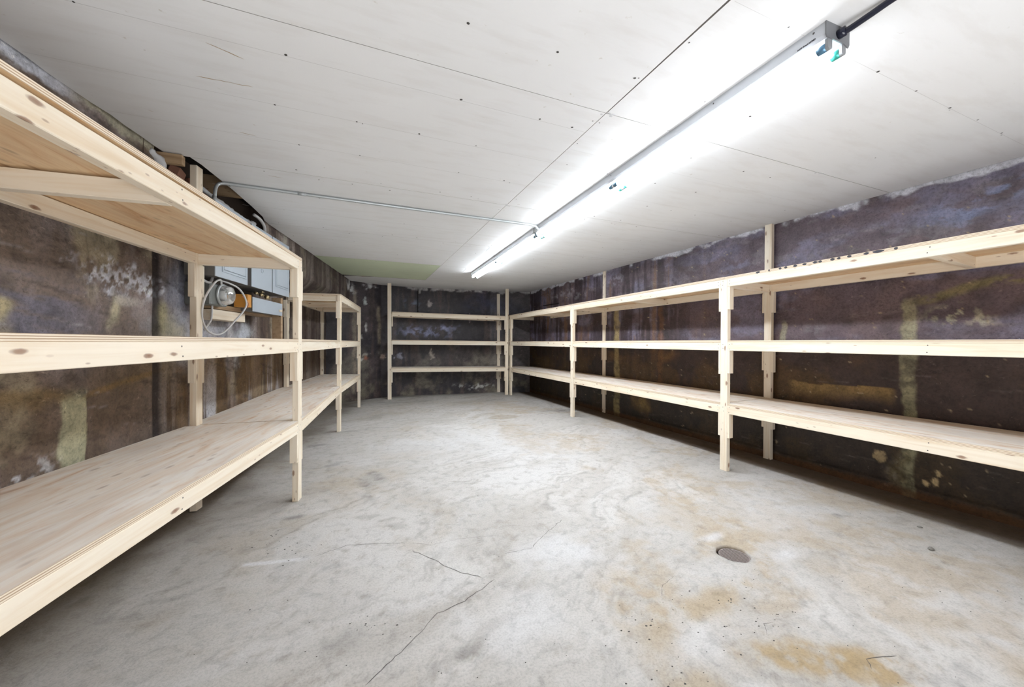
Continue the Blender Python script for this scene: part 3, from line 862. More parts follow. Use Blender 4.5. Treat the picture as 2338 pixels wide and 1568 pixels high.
def xl(Y, gap=.016): return -1.6145 + .2022 * Y + gap
def sheet(outline, m=GYP, dz=0.0):
    me = prism_mesh('drywall_sheet', outline, CE + dz, CE + .013 + dz)
    return link('drywall_sheet', me, [m, GYPEDGE], ceiling)
g = .0016
SX = 1.085
rows = [-2.2, .27, 1.494, 2.793, 4.07, 5.355, 6.70, 7.72]
def xr(Y): return 3.5767 - .0224 * Y - .006
rj = random.Random(3)
def jag(y0, y1, n, f, amp):
    return [(f(y0 + (y1 - y0) * k / n) + rj.uniform(-amp, amp), y0 + (y1 - y0) * k / n) for k in range(n + 1)]
for i in range(len(rows) - 1):
    y0, y1 = rows[i] + g, rows[i + 1] - g
    if i == len(rows) - 2:
        # last strip by the rear wall, snapped open at the left
        sheet([(-.03, y0 + .03), (.05, y0 + .075), (.16, y0 + .05), (.20, y0 + .02), (.24, y0), (SX - g, y0), (SX - g, 7.68), (.40, 7.585), (-.13, 7.29), (-.22, y0 + .12)], GYP, -.004)
        sheet([(SX + g, y0), (3.42, y0), (3.42, 7.345), (3.0, 7.49), (2.6, 7.61), (1.9, 7.63), (SX + g, 7.69)], GYP, 0)
        continue
    # right half
    gx = .004 if i != 1 else 0
    ro = [(SX + g, y0), (SX + g, y1)] if i > 1 else [(SX + (.022 if i == 0 else .010), y0), (SX + .003, y1)]
    sheet([ro[0]] + [(xr(y0), y0), (xr(y1), y1)] + [ro[1]], GYP, 0 if i else -.002)
    # left half
    if i == 3 - 0 and False: pass
    if abs(rows[i] - 2.793) < 1e-6:
        left = [(-.925, y0 + .03), (-.899, 2.887), (-.84, 3.266), (-.80, 3.6), (-.776, 3.883), (xl(4.0, .02), 4.0), (xl(y1), y1)]
        sheet([(SX - g, y1), (SX - g, y0), (-.925, y0)] + left[1:], GYP)
    else:
        left = jag(y0, y1, 14, lambda y: xl(y, .022 if i < 2 else .012), .006 if i < 3 else .003)
        sheet([(SX - g, y1), (SX - g, y0)] + left, GREEN if i == 5 else GYP, 0)
# splinter in the opening
for a in (.5, -.6):
    p = Vector((.02, 6.80, CE + .012))
    d = Vector((math.cos(a), math.sin(a), -.02))
    beam('lath_splinter', p - d * .09, p + d * .09, -.008, .008, -.004, .004, (0, 1, 0), [OLDPINE], ceiling, .001)

# pencil lines and screws on the sheets
Vp, Fp = [], []
def hline(x0, x1, y, wob, wd, seed):
    n = 14
    for k in range(n):
        xa = x0 + (x1 - x0) * k / n; xb = x0 + (x1 - x0) * (k + 1) / n
        ya = y + wob * k / n; yb = y + wob * (k + 1) / n
        b = len(Vp)
        Vp.extend([(xa, ya - wd / 2, CE - .0006), (xb, yb - wd / 2, CE - .0006), (xb, yb + wd / 2, CE - .0006), (xa, ya + wd / 2, CE - .0006)])
        Fp.append((b, b + 3, b + 2, b + 1))
for y in (1.66, 2.02, 2.38, 3.2, 3.6, 4.45, 4.9, 5.9):
    hline(xl(y, .03), SX - .01, y, .01, .0022 if y < 3 else .003, 1)
for y in (.85, 1.85, 2.3, 3.2, 3.65, 4.5, 5.0, 6.1):
    hline(SX + .02, xr(y) - .02, y, .01, .0014 if y < 3 else .002, 1)
o = link('pencil_lines', mesh_from('pencil_lines', Vp, Fp), [PENCIL], ceiling); tag(o, kind='stuff')
Vs, Fs = [], []
rs = random.Random(12)
def dot(x, y, r, z, nrm=None):
    b = len(Vs); n = 7
    for k in range(n):
        a = 2 * math.pi * k / n
        Vs.append((x + r * math.cos(a) * rs.uniform(.8, 1.2), y + r * math.sin(a) * rs.uniform(.8, 1.2), z))
    Fs.append(tuple(range(b, b + n))[::-1])
for y in (.85, 1.25, 1.66, 2.02, 2.38, 2.74, 2.84, 3.2, 3.6, 4.02, 4.12, 4.45, 4.9, 5.3, 5.42, 5.9):
    x = xl(y, .1)
    while x < xr(y) - .05:
        if abs(x - SX) > .03 and rs.random() < .72:
            dot(x + rs.uniform(-.03, .03), y + rs.uniform(-.006, .006), rs.uniform(.0035, .0065), CE - .0008)
            if rs.random() < .12: dot(x + .03, y + .012, .003, CE - .0008)
        x += rs.uniform(.22, .42)
y = .4
while y < 7:
    for sx in (-.02, .02):
        if rs.random() < .5: dot(SX + sx + rs.uniform(-.004, .004), y, .0035, CE - .0008)
    y += rs.uniform(.2, .4)
o = link('screw_heads', mesh_from('screw_heads', Vs, Fs), [SCREW], ceiling); tag(o, kind='stuff')
# brown scuffs in the paper
for i, (x0, y0, x1, y1) in enumerate([(-.52, 1.70, -.41, 1.745), (-.62, 1.93, -.42, 1.92), (-.58, 2.36, -.50, 2.37), (-.92, 2.30, -.90, 2.31), (-.55, 2.90, -.47, 2.91)]):
    Vq, Fq = strip('scuff', [(x0, y0), (x1, y1)], .005, CE - .0007, None, None, i, .002)
    link('scuff', mesh_from('scuff', Vq, [f[::-1] for f in Fq]), [OLDPINE], ceiling)
# patched plaster lumps at sheet corners
for (x, y) in [(1.085, 2.793), (1.10, 1.50), (2.72, 1.50)]:
    rnd = random.Random(int(x * 100 + y * 10))
    bm = bmesh.new()
    for k in range(5):
        m_ = Matrix.Translation((x + rnd.uniform(-.03, .03), y + rnd.uniform(-.02, .02), CE)) @ Matrix.Diagonal((rnd.uniform(.006, .014), rnd.uniform(.004, .008), .003, 1))
        bmesh.ops.create_icosphere(bm, subdivisions=1, radius=1, matrix=m_)
    link('filler_crumb', bm_to('filler_crumb', bm), [PLASTER], ceiling)
# loose wire ends hanging from the ceiling
for (x, y, s) in [(1.36, 4.05, 1), (1.44, 5.35, 1)]:
    P = smooth_path([(x, y, CE), (x + .005, y, CE - .02), (x - .02, y + .03, CE - .045), (x - .03, y + .01, CE - .06), (x + .0, y - .03, CE - .03), (x - .02, y - .05, CE - .02)])
    o = link('loose_wire', tube_mesh('loose_wire', P, .0012, 6), [STEEL])
    tag(o, 'thin loose wire dangling from the ceiling, ' + ('nearer the middle of the light run' if y < 5 else 'beside the far end of the light run'), 'wire')

# ------------------------------------------------------------------ shelving
RH = .067; PW = .064; PT = .038; PLYT = .018
def v3(p, z): return Vector((p[0], p[1], z))
class Rack:
    def __init__(s, root, du_list, F, B, tops, levels, dvs=None):
        s.root = root; s.F = [Vector(p) for p in F]; s.B = [Vector(p) for p in B]
        s.du = [Vector(d).normalized() for d in du_list]
        s.dvs = dvs
        s.scr = []
    def dv(s, i):
        d = s.du[i]; return Vector((d.y, -d.x)) * s.dvs

def screw_disc(Vl, Fl, c, n, r=.0032):
    n = Vector(n).normalized(); a = n.orthogonal().normalized(); b = n.cross(a)
    i = len(Vl)
    for k in range(6):
        t = 2 * math.pi * k / 6
        Vl.append(tuple(c + n * .0008 + (a * math.cos(t) + b * math.sin(t)) * r))
    Fl.append(tuple(range(i, i + 6)))

def make_post(root, p, du, dv, z0, z1, w_=PW, t=PT):
    # p = corner nearest the camera end on the aisle side
    a = Vector((p.x, p.y, z0)) + Vector((*du, 0)) * w_ / 2 + Vector((*dv, 0)) * t / 2
    return beam('post', a, a + Vector((0, 0, z1 - z0)), -w_ / 2, w_ / 2, -t / 2, t / 2, (*du, 0), [PINE], root)

def cleats(root, p, du, dv, zb, rnd, depth=.046, front=True):
    """two plywood cleats carrying a rail whose underside is zb"""
    for side in (0, 1):
        h = rnd.uniform(.185, .205)
        base = Vector((p.x, p.y, zb - h / 2)) + Vector((*du, 0)) * (-.010 if side == 0 else PW + .010) + Vector((*dv, 0)) * (depth / 2 + .001)
        a = base - Vector((0, 0, h / 2)); b = base + Vector((0, 0, h / 2))
        beam('cleat', a, b, -.0095, .0095, -depth / 2, depth / 2, (*du, 0), [PINE], root, .0015)

def deck(root, pts, zt, zo=None, label=None):
    cx = sum(p.x for p in pts) / len(pts); cy = sum(p.y for p in pts) / len(pts)
    # local frame with X along the shelf so the grain follows it
    return_pts = pts
    d = (root['_du']); ang = math.atan2(d[1], d[0])
    ca, sa = math.cos(-ang), math.sin(-ang)
    loc = [((p.x - cx) * ca - (p.y - cy) * sa, (p.x - cx) * sa + (p.y - cy) * ca) for p in pts]
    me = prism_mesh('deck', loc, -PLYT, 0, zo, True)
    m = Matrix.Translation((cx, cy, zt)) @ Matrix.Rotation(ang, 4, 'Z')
    return link('deck', me, [PLY, PLYEDGE, PLYSHADE], root, mw=m)

def build_rack(name, loc, label, F, B, dus, sgn, bays, levels, ztop_front, ztop_back, bkx=.030):
    """F/B: posts' aisle-side corners at the camera end; dus: direction of the row at each post;
    sgn: +1 if the wall lies to the right of the row direction, -1 if to the left.
    bays: for every bay the shelf levels (rail tops) it carries."""
    root = empty(name, loc, label, 'shelving')
    root['_du'] = tuple(dus[0])
    rnd = random.Random(len(label))
    F = [Vector(p) for p in F]; B = [Vector(p) for p in B]
    D = [Vector(d).normalized() for d in dus]
    W_ = [Vector((d.y, -d.x)) * sgn for d in D]
    Vl, Fl = [], []
    for i in range(len(F)):
        make_post(root, F[i], D[i], W_[i], 0, ztop_front[i])
        make_post(root, B[i], D[i], W_[i], .005, ztop_back[i])
    used = {}
    for i, lv in enumerate(bays):
        for z in lv:
            used.setdefault(i, set()).add(z); used.setdefault(i + 1, set()).add(z)
    for i, zs in used.items():
        for z in zs:
            cleats(root, F[i], D[i], W_[i], z - RH, rnd)
            cleats(root, B[i], D[i], W_[i], z - RH, rnd, .036)
            # joist from front post to rear post
            a = v3(F[i] + D[i] * .013 + W_[i] * PT, z - RH / 2); b = v3(B[i] + D[i] * .013, z - RH / 2)
            beam('joist', a, b, 0, .038, -RH / 2, RH / 2, (*D[i], 0), [PINE], root)
            for q in (.016, .048):
                screw_disc(Vl, Fl, v3(F[i] + D[i] * rnd.uniform(.015, .05), z - q), (*(-W_[i]), 0))
    for i, lv in enumerate(bays):
        for z in lv:
            top = (z == max(levels))
            last = (i == len(bays) - 1) or (z not in bays[i + 1])
            first = (i == 0) or (z not in bays[i - 1])
            du = (F[i + 1] - F[i]).normalized(); wv = Vector((du.y, -du.x)) * sgn
            # front and rear rails
            e0 = 0.0
            a = v3(F[i] + D[i] * PW, z - RH / 2); b = v3(F[i + 1], z - RH / 2)
            beam('rail', a, b, 0, PT, -RH / 2, RH / 2, (*wv, 0), [PINE], root)
            a = v3(B[i] + D[i] * PW, z - RH / 2); b = v3(B[i + 1], z - RH / 2)
            beam('rail', a, b, 0, PT, -RH / 2, RH / 2, (*wv, 0), [PINE], root)
            mf = (F[i] + D[i] * PW + F[i + 1]) / 2; mb = (B[i] + D[i] * PW + B[i + 1]) / 2
            a = v3(mf + wv * PT, z - RH / 2); b = v3(mb, z - RH / 2)
            beam('joist', a, b, -.019, .019, -RH / 2, RH / 2, (*du, 0), [PINE], root)
            L = (F[i + 1] - F[i]).length
            for t in (PW + .02, L / 2 + PW / 2, L - .02):
                for q in (.016, .048):
                    screw_disc(Vl, Fl, v3(F[i] + du * (t + rnd.uniform(-.006, .006)), z - q + rnd.uniform(-.005, .005)), (*(-wv), 0))
            # deck
            d0, d1, w0, w1 = D[i], D[i + 1], W_[i], W_[i + 1]
            s0 = 0.0 if first else PW / 2 + .001
            s1 = PW if last else PW / 2 - .001
            if top:
                fr = [F[i] + d0 * s0, F[i + 1] + d1 * s1]
            else:
                fr = [F[i] + d0 * s0 + w0 * (PT + .002), F[i] + d0 * (PW + .002) + w0 * (PT + .002), F[i] + d0 * (PW + .002) + w0 * .001,
                      F[i + 1] - d1 * .002 + w1 * .001, F[i + 1] - d1 * .002 + w1 * (PT + .002), F[i + 1] + d1 * s1 + w1 * (PT + .002)]
            bk = [B[i + 1] + d1 * s1 - w1 * .002, B[i + 1] - d1 * .002 - w1 * .002, B[i + 1] - d1 * .002 + w1 * bkx,
                  B[i] + d0 * (PW + .002) + w0 * bkx, B[i] + d0 * (PW + .002) - w0 * .002, B[i] + d0 * s0 - w0 * .002]
            if name in flat_end and last:
                pass
            pts = fr + bk
            zo = None
            if (sgn, top, i) == (-1, True, 0) and name == 'shelving_unit':
                zo = [.016 * max(0, 1 - (p - F[i]).length / 1.9) for p in pts]
            deck(root, pts, z + PLYT + (0.002 if i % 2 else 0), zo)
    o = link('screw_heads', mesh_from('screw_heads', Vl, Fl), [SCREW], root); tag(o, kind='stuff')
    return root
flat_end = ()

# left unit: three bays, no top shelf over the middle one
lv = (.5176, 1.0581, 1.6054)
d10 = (math.sin(math.radians(10.5)), math.cos(math.radians(10.5))); d6 = (math.sin(math.radians(6.5)), math.cos(math.radians(6.5)))
d8 = (math.sin(math.radians(9)), math.cos(math.radians(9)))
left_rack = build_rack('shelving_unit', (-.6, 2.85, 0), 'long pine and plywood shelving unit along the left wall, gap in its top shelf',
    [(-.800, .44), (-.3654, 2.8467), (-.195, 4.873), (.0276, 6.586)],
    [(-1.372, .50), (-.927, 2.90), (-.755, 4.99), (-.525, 6.72)],
    [d10, d10, d8, d8], -1, [lv, lv[:2], lv], lv, [1.6054] * 4, [CE, CE, 1.50, 1.6054 - RH], .06)
# right unit
rv = (.545, 1.0676, 1.596)
dy = (0, 1)
right_rack = build_rack('shelving_unit', (3.1, 2.2, 0), 'long pine shelving unit along the right wall, black ink dabs on its top edge',
    [(2.826, -.22), (2.826, 2.219), (2.835, 4.658), (2.834, 7.03)],
    [(3.497, -.18), (3.466, 2.285), (3.452, 4.755), (3.425, 7.16)],
    [dy] * 4, 1, [rv, rv, rv], rv, [1.596] * 3 + [1.596], [CE] * 4)
# corner piece of deck behind the last right-hand post
for z in rv:
    deck(right_rack, [Vector((2.88, 7.097)), Vector((3.40, 7.10)), Vector((3.40, 7.16)), Vector((3.36, 7.30)), Vector((2.98, 7.44)), Vector((2.88, 7.47))], z + PLYT)
# ink dabs on the top deck's front edge
rk = random.Random(4)
for (yy, ww) in [(1.965, .035), (1.88, .012), (1.80, .02), (1.762, .022), (1.70, .03), (1.64, .028), (1.575, .03), (1.545, .022), (1.475, .026), (1.44, .02), (1.385, .022), (1.30, .026), (1.245, .06), (1.165, .018)]:
    Vq = []; n = 9
    for k in range(n):
        a = 2 * math.pi * k / n
        Vq.append((2.8252, yy + ww / 2 * math.cos(a) * rk.uniform(.8, 1.15), 1.596 + PLYT / 2 + .0085 * math.sin(a) * rk.uniform(.8, 1.0)))
    Vq2 = [(x + .0007, y, z) for x, y, z in Vq]
    link('ink_mark', mesh_from('ink_mark', Vq + Vq2, [tuple(range(n)), tuple(range(n, 2 * n))[::-1]] + [(k, (k + 1) % n, n + (k + 1) % n, n + k) for k in range(n)]), [INK], right_rack)

# rear unit across the end wall (row direction runs left to right)
def back_rack():
    root = empty('shelving_unit', (1.6, 7.3, 0), 'pine shelving unit across the far end wall, its front posts reaching the ceiling', 'shelving')
    FL = Vector((.504, 7.30)); FR = Vector((2.762, 7.125))
    du = (FR - FL).normalized(); wv = Vector((-du.y, du.x))
    root['_du'] = (du.x, du.y)
    rnd = random.Random(9)
    # front-left leans slightly, as in the photo
    a = Vector((FL.x + .036, FL.y + .019, 0)); b = Vector((FL.x - .006 + .032, FL.y + .019, CE))
    beam('post', a, b, -.034, .034, -.019, .019, (du.x, du.y, 0), [PINE], root)
    beam('post', a + Vector((-.035, .33, 0)), b + Vector((-.022, .33, 0)), -.032, .032, -.019, .019, (du.x, du.y, 0), [PINE], root)
    a = Vector((FR.x + .031, FR.y + .019, 0))
    beam('post', a, a + Vector((.003, 0, CE)), -.033, .033, -.019, .019, (du.x, du.y, 0), [PINE], root)
    BR = Vector((2.742, 7.545))
    a = Vector((BR.x + .032, BR.y + .019, .005))
    beam('post', a, a + Vector((-.012, 0, 2.09)), -.032, .032, -.019, .019, (du.x, du.y, 0), [PINE], root)
    Vl, Fl = [], []
    for (zl, zr) in ((.568, .545), (1.083, 1.070), (1.606, 1.580)):
        fa = Vector((FL.x + .068, FL.y, zl - RH / 2)); fb = Vector((FR.x, FR.y + .004, zr - RH / 2))
        beam('rail', fa, fb, 0, PT, -RH / 2, RH / 2, (*wv, 0), [PINE], root)
        ra = Vector((FL.x + .055, FL.y + .312, zl - RH / 2)); rb = Vector((BR.x, BR.y - .002, zr - RH / 2))
        beam('rail', ra, rb, 0, PT, -RH / 2, RH / 2, (*wv, 0), [PINE], root)
        for t in (.03, .5, .97):
            p = fa.lerp(fb, t); q = ra.lerp(rb, t)
            beam('joist', p + Vector((*wv, 0)) * PT, q, -.019, .019, -RH / 2, RH / 2, (du.x, du.y, 0), [PINE], root)
        # cleats
        for (p, zz, sgn_) in ((Vector((FL.x + .068, FL.y)), zl, 1), (Vector((FR.x - .019, FR.y)), zr, 1), (Vector((BR.x - .019, BR.y)), zr, 1), (Vector((BR.x + .064, BR.y)), zr, 1)):
            h = .19
            base = Vector((p.x + .0095, p.y + .02, zz - RH - h))
            beam('cleat', base, base + Vector((0, 0, h)), -.0095, .0095, -.018, .018, (1, 0, 0), [PINE], root, .0015)
        pts = [Vector((FL.x + .072, FL.y - .002)), Vector((FR.x - .002, FR.y + .002)), Vector((FR.x - .002, FR.y + .042)), Vector((FR.x + .06, FR.y + .042)),
               Vector((2.80, BR.y - .006)), Vector((BR.x - .004, BR.y - .003)), Vector((BR.x - .004, BR.y + .03)), Vector((1.8, 7.59)), Vector((FL.x + .072, FL.y + .33))]
        zo = [0 for p in pts]
        zo = [(zr - zl) * (p.x - FL.x) / 2.26 for p in pts]
        deck(root, pts, zl + PLYT, zo)
        for q in (.016, .048):
            screw_disc(Vl, Fl, Vector((FL.x + .05, FL.y + .0005, zl - q)), (-wv.x, -wv.y, 0))
            screw_disc(Vl, Fl, Vector((FR.x + .035, FR.y, zr - q)), (-wv.x, -wv.y, 0))
    o = link('screw_heads', mesh_from('screw_heads', Vl, Fl), [SCREW], root); tag(o, kind='stuff')
back_rack()
for o in bpy.data.objects:
    if '_du' in o: del o['_du']

# ------------------------------------------------------------------ fluorescent fixtures
def fx(Y): return 1.517 + .034 * (Y - .78)
def strip_light(y0, y1, label, printed):
    root = empty('strip_light', (fx((y0 + y1) / 2), (y0 + y1) / 2, CE), label, 'light', 'fluorescent strip lights in the ceiling row')
    a = Vector((fx(y0), y0, CE)); b = Vector((fx(y1), y1, CE)); d = (b - a).normalized(); sd = Vector((d.y, -d.x, 0))
    # channel: a shallow trapezoid tray
    prof = [(-.060, 0), (.060, 0), (.060, -.040), (.052, -.052), (-.052, -.052), (-.060, -.040)]
    V = []; F = []
    for p in (a + d * .003, b - d * .003):
        for (x, z) in prof: V.append(p + sd * x + Vector((0, 0, z)))
    n = len(prof)
    F = [tuple(range(n)), tuple(range(n, 2 * n))[::-1]] + [(k, n + k, n + (k + 1) % n, (k + 1) % n) for k in range(n)]
    bm = bmesh.new(); vs = [bm.verts.new(v) for v in V]
    for f in F: bm.faces.new([vs[i] for i in f])
    link('housing', bm_to('housing', bm), [FIXT], root)
    for (p, s) in ((a, 1), (b, -1)):
        bm = bmesh.new()
        pr = [(-.062, 0), (.062, 0), (.062, -.050), (.056, -.062), (.048, -.060), (.030, -.053), (-.055, -.053), (-.062, -.044)]
        v0 = [bm.verts.new(p + sd * x + Vector((0, 0, z))) for x, z in pr]
        v1 = [bm.verts.new(p + d * .004 * s + sd * x + Vector((0, 0, z))) for x, z in pr]
        bm.faces.new(v0); bm.faces.new(v1[::-1])
        for k in range(len(pr)): bm.faces.new((v0[k], v0[(k + 1) % len(pr)], v1[(k + 1) % len(pr)], v1[k]))
        link('end_plate', bm_to('end_plate', bm), [ENDP], root)
    mid = (y0 + y1) / 2
    zt = CE - .074
    def P(Y, off, z):
        t = (Y - y0) / (y1 - y0); return a.lerp(b, t) + sd * off + Vector((0, 0, z - CE))
    for off, capm in ((-.036, CAPB), (.036, CAPG)):
        for (s, e) in ((y0 + .012, mid - .012), (mid + .012, y1 - .012)):
            t = link('lamp_tube', tube_mesh('lamp_tube', [P(s + .028, off, zt), P((s + e) / 2, off, zt), P(e - .028, off, zt)], .0135, 20), [TUBE], root)
            for (q0, q1) in ((s, s + .028), (e - .028, e)):
                link('tube_cap', tube_mesh('tube_cap', [P(q0 + .001, off, zt), P(q1, off, zt)], .0140, 20), [capm], t)
            for q in (s - .004, e + .004):
                bm = bmesh.new()
                pr = [(-.011, -.048), (.011, -.048)] + [(.011 * math.cos(t_), -.078 + .011 * math.sin(t_)) for t_ in np.linspace(0, -math.pi, 9)]
                v0 = [bm.verts.new(P(q - .005, off + x, CE + z)) for x, z in pr]
                v1 = [bm.verts.new(P(q + .005, off + x, CE + z)) for x, z in pr]
                bm.faces.new(v0); bm.faces.new(v1[::-1])
                for k in range(len(pr)): bm.faces.new((v0[k], v0[(k + 1) % len(pr)], v1[(k + 1) % len(pr)], v1[k]))
                h = link('lamp_holder', bm_to('lamp_holder', bm), [HOLD], root)
    # area light added under the tray, standing in for the tubes' downward output
    al = bpy.data.lights.new('tube_down_fill', 'AREA'); al.shape = 'RECTANGLE'
    al.size = (b - a).length - .1; al.size_y = .098; al.energy = DOWNFILL; al.color = (0.90, 0.955, 1.0)
    ao = bpy.data.objects.new('tube_down_fill', al); C.objects.link(ao)
    mw = Matrix.Identity(4); zv = Vector((0, 0, 1)); yv = zv.cross(d); pc = (a + b) / 2 + Vector((0, 0, -.0535))
    for i in range(3):
        mw[i][0] = d[i]; mw[i][1] = yv[i]; mw[i][2] = zv[i]; mw[i][3] = pc[i]
    ao.matrix_world = mw; ao.parent = root; ao.matrix_parent_inverse = root.matrix_basis.inverted()
    # screws on the side
    Vl, Fl = [], []
    for yy in (y0 + .04, y0 + .45, mid, y1 - .3): screw_disc(Vl, Fl, P(yy, -.060, CE - .014), -sd, .004)
    o = link('side_screws', mesh_from('side_screws', Vl, Fl), [SCREW], root); tag(o, kind='stuff')
    if printed:
        cu = bpy.data.curves.new('printed_text', 'FONT'); cu.body = printed; cu.size = .0078; cu.offset = .0004; cu.extrude = .0002
        tmp = bpy.data.objects.new('tmp_text', cu); C.objects.link(tmp)
        bpy.context.view_layer.update()
        dg = bpy.context.evaluated_depsgraph_get()
        me = bpy.data.meshes.new_from_object(tmp.evaluated_get(dg)); bpy.data.objects.remove(tmp)
        me.materials.clear()
        mw = Matrix.Identity(4)
        # text runs from far to near along the left flank
        X = -d; Z = -sd; Y_ = Z.cross(X)
        o0 = P(y0 + .093, -.0612, CE - .040)
        for i in range(3):
            mw[i][0] = X[i]; mw[i][1] = Y_[i]; mw[i][2] = Z[i]; mw[i][3] = o0[i]
        link('printed_text', me, [INK], root, mw=mw)
    return root
strip_light(.78, 3.235, 'near twin-tube fluorescent strip light, black cable entering its end plate', 'NOT BALLASTED')
strip_light(3.245, 5.70, 'far twin-tube fluorescent strip light with thin conduit at its side', None)

cab = link('power_cable', tube_mesh('power_cable', smooth_path([(1.520, .784, 2.118), (1.524, .75, 2.118), (1.529, .70, 2.124), (1.538, .62, 2.134), (1.560, .45, 2.138), (1.60, .2, 2.138), (1.68, -.5, 2.138), (1.75, -1.9, 2.138)]), .0098, 14), [BLACK])
tag(cab, 'thick glossy black cable running along the ceiling into the near strip light', 'cable')
link('cable_gland', tube_mesh('cable_gland', [(1.520, .781, 2.118), (1.522, .760, 2.119)], .0155, 16), [BLACK], cab)

# conduit across the ceiling
cy = 3.135
pth = [(-.905, 3.03, 1.62), (-.897, 3.06, 1.80), (-.892, 3.09, 2.02), (-.888, 3.105, 2.095), (-.870, 3.12, 2.128), (-.82, 3.128, 2.137)]
P = smooth_path(pth, 8) + [Vector((-.383, 3.135, 2.137)), Vector((.5, 3.137, 2.1375)), Vector((1.44, 3.138, 2.1375)), Vector((1.515, 3.138, 2.130)), Vector((1.535, 3.138, 2.105))]
con = link('conduit', tube_mesh('conduit', P, .0105, 14), [STEEL])
tag(con, 'thin galvanised metal conduit crossing the ceiling to the strip lights', 'conduit')
link('coupling', tube_mesh('coupling', [(-.41, 3.1350, 2.137), (-.355, 3.1352, 2.137)], .0128, 14), [STEEL], con)
link('coupling', tube_mesh('coupling', [(-.895, 3.085, 1.98), (-.893, 3.09, 2.03)], .013, 14), [STEEL], con)

# ------------------------------------------------------------------ electrical boxes on the left wall
WD = Vector((.2022, 1, 0)).normalized(); WN = Vector((1, -.2022, 0)).normalized()
def wbox(name, y0, y1, o0, o1, z0, z1, m, parent=None, bev=.003, roll=0.0, label=None, cat=None):
    a = lw(y0, (o0 + o1) / 2, (z0 + z1) / 2); b = lw(y1, (o0 + o1) / 2, (z0 + z1) / 2)
    L = (b - a).length
    me = box_mesh(name, L, o1 - o0, z1 - z0, bev)
    mw = Matrix.Identity(4); c = (a + b) / 2
    Yv = -WN
    for i in range(3):
        mw[i][0] = WD[i]; mw[i][1] = Yv[i]; mw[i][2] = (0, 0, 1)[i]; mw[i][3] = c[i]
    mw = mw @ Matrix.Rotation(roll, 4, 'Y')
    o = link(name, me, [m], parent, mw=mw)
    if label: tag(o, label, cat)
    return o
def frame_mesh(parent, name, y0, y1, z0, z1, o, t, m):
    """raised rectangular moulding"""
    root = None
    bm = bmesh.new()
    for (a0, a1, b0, b1) in ((y0, y1, z0, z0 + t), (y0, y1, z1 - t, z1), (y0, y0 + t, z0 + t, z1 - t), (y1 - t, y1, z0 + t, z1 - t)):
        vs = []
        for oo in (o, o + .007):
            for (yy, zz) in ((a0, b0), (a1, b0), (a1, b1), (a0, b1)): vs.append(bm.verts.new(lw(yy, oo, zz)))
        bm.faces.new(vs[:4]); bm.faces.new(vs[4:][::-1])
        for k in range(4): bm.faces.new((vs[k], vs[(k + 1) % 4], vs[4 + (k + 1) % 4], vs[4 + k]))
    return link(name, bm_to(name, bm), [m], parent)

def panel(y0, y1, z0, z1, off, label, door):
    r_ = empty('electrical_panel', lw((y0 + y1) / 2, 0, z0), label, 'electrical panel')
    bd = wbox('body', y0, y1, -.05, off - .006, z0, z1, PANELD, r_)
    cv = wbox('cover', y0 - .004, y1 + .004, off - .006, off, z0 - .004, z1 + .004, PANEL, r_, .002)
    if door:
        d0, d1, e0, e1 = door
        fr = frame_mesh(cv, 'door_frame', d0, d1, e0, e1, off, .012, PANEL)
        dd = wbox('door', d0 + .016, d1 - .016, off, off + .008, e0 + .016, e1 - .016, PANEL, r_, .002)
        hd = link('latch', tube_mesh('latch', [lw(d0 + .03, off + .008, (e0 + e1) / 2), lw(d0 + .03, off + .016, (e0 + e1) / 2)], .007, 10), [STEEL], dd)
    return r_
panel(3.05, 3.455, 1.492, 1.985, .135, 'pale grey electrical panel with framed door, nearest of the wall boxes', (3.12, 3.43, 1.53, 1.95))
pB = panel(3.515, 3.86, 1.492, 1.975, .14, 'plain-covered pale grey electrical panel between its two neighbours', None)
panel(3.885, 4.23, 1.492, 1.975, .14, 'pale grey electrical panel with tall narrow door, farthest of three', (3.93, 4.20, 1.55, 1.95))
# gutter strip joining the two far panels
link('knockout', ring('knockout', .014, .019, 0, .003, 20), [PANEL], pB, mw=Matrix.Translation(lw(3.68, .1405, 1.64)) @ WN.to_track_quat('Z', 'Y').to_matrix().to_4x4())
# hinge pin between near panels
lk = link('cover_clamp', tube_mesh('cover_clamp', [lw(3.475, .12, 1.50), lw(3.475, .12, 1.60)], .006, 8), [STEEL], pB)

# wooden backing boards
wbox('backing_board', 3.22, 3.66, -.09, .024, 1.215, 1.285, PINE, None, .002, .0, 'pale wooden board screwed to the left wall below the meter', 'board')
wbox('backing_board', 3.2, 4.2, -.10, .020, 1.290, 1.325, OLDPINE, None, .002, .0, 'dark wooden ledge board behind the meter and small grey box', 'board')
# orange block and low grey box
wbox('wood_block', 3.495, 3.555, .022, .118, 1.326, 1.425, ORANGE, None, .002, 0, 'orange-stained wooden block between the meter and low grey box', 'block')
lb = empty('junction_box', lw(3.85, 0, 1.31), 'low pale blue-grey junction box below the electrical panels', 'junction box')
wbox('body', 3.60, 4.13, -.10, .11, 1.305, 1.41, PANELD, lb)
wbox('cover', 3.58, 4.14, .11, .116, 1.300, 1.415, PANEL, lb, .002)
wbox('tab', 4.06, 4.12, .116, .124, 1.335, 1.355, PINE, lb, .002)
wbox('mounting_stud', 4.13, 4.17, .03, .108, 1.0, 1.47, OLDPINE, None, .002, 0, 'short weathered upright stud at the far end of the junction box', 'stud')

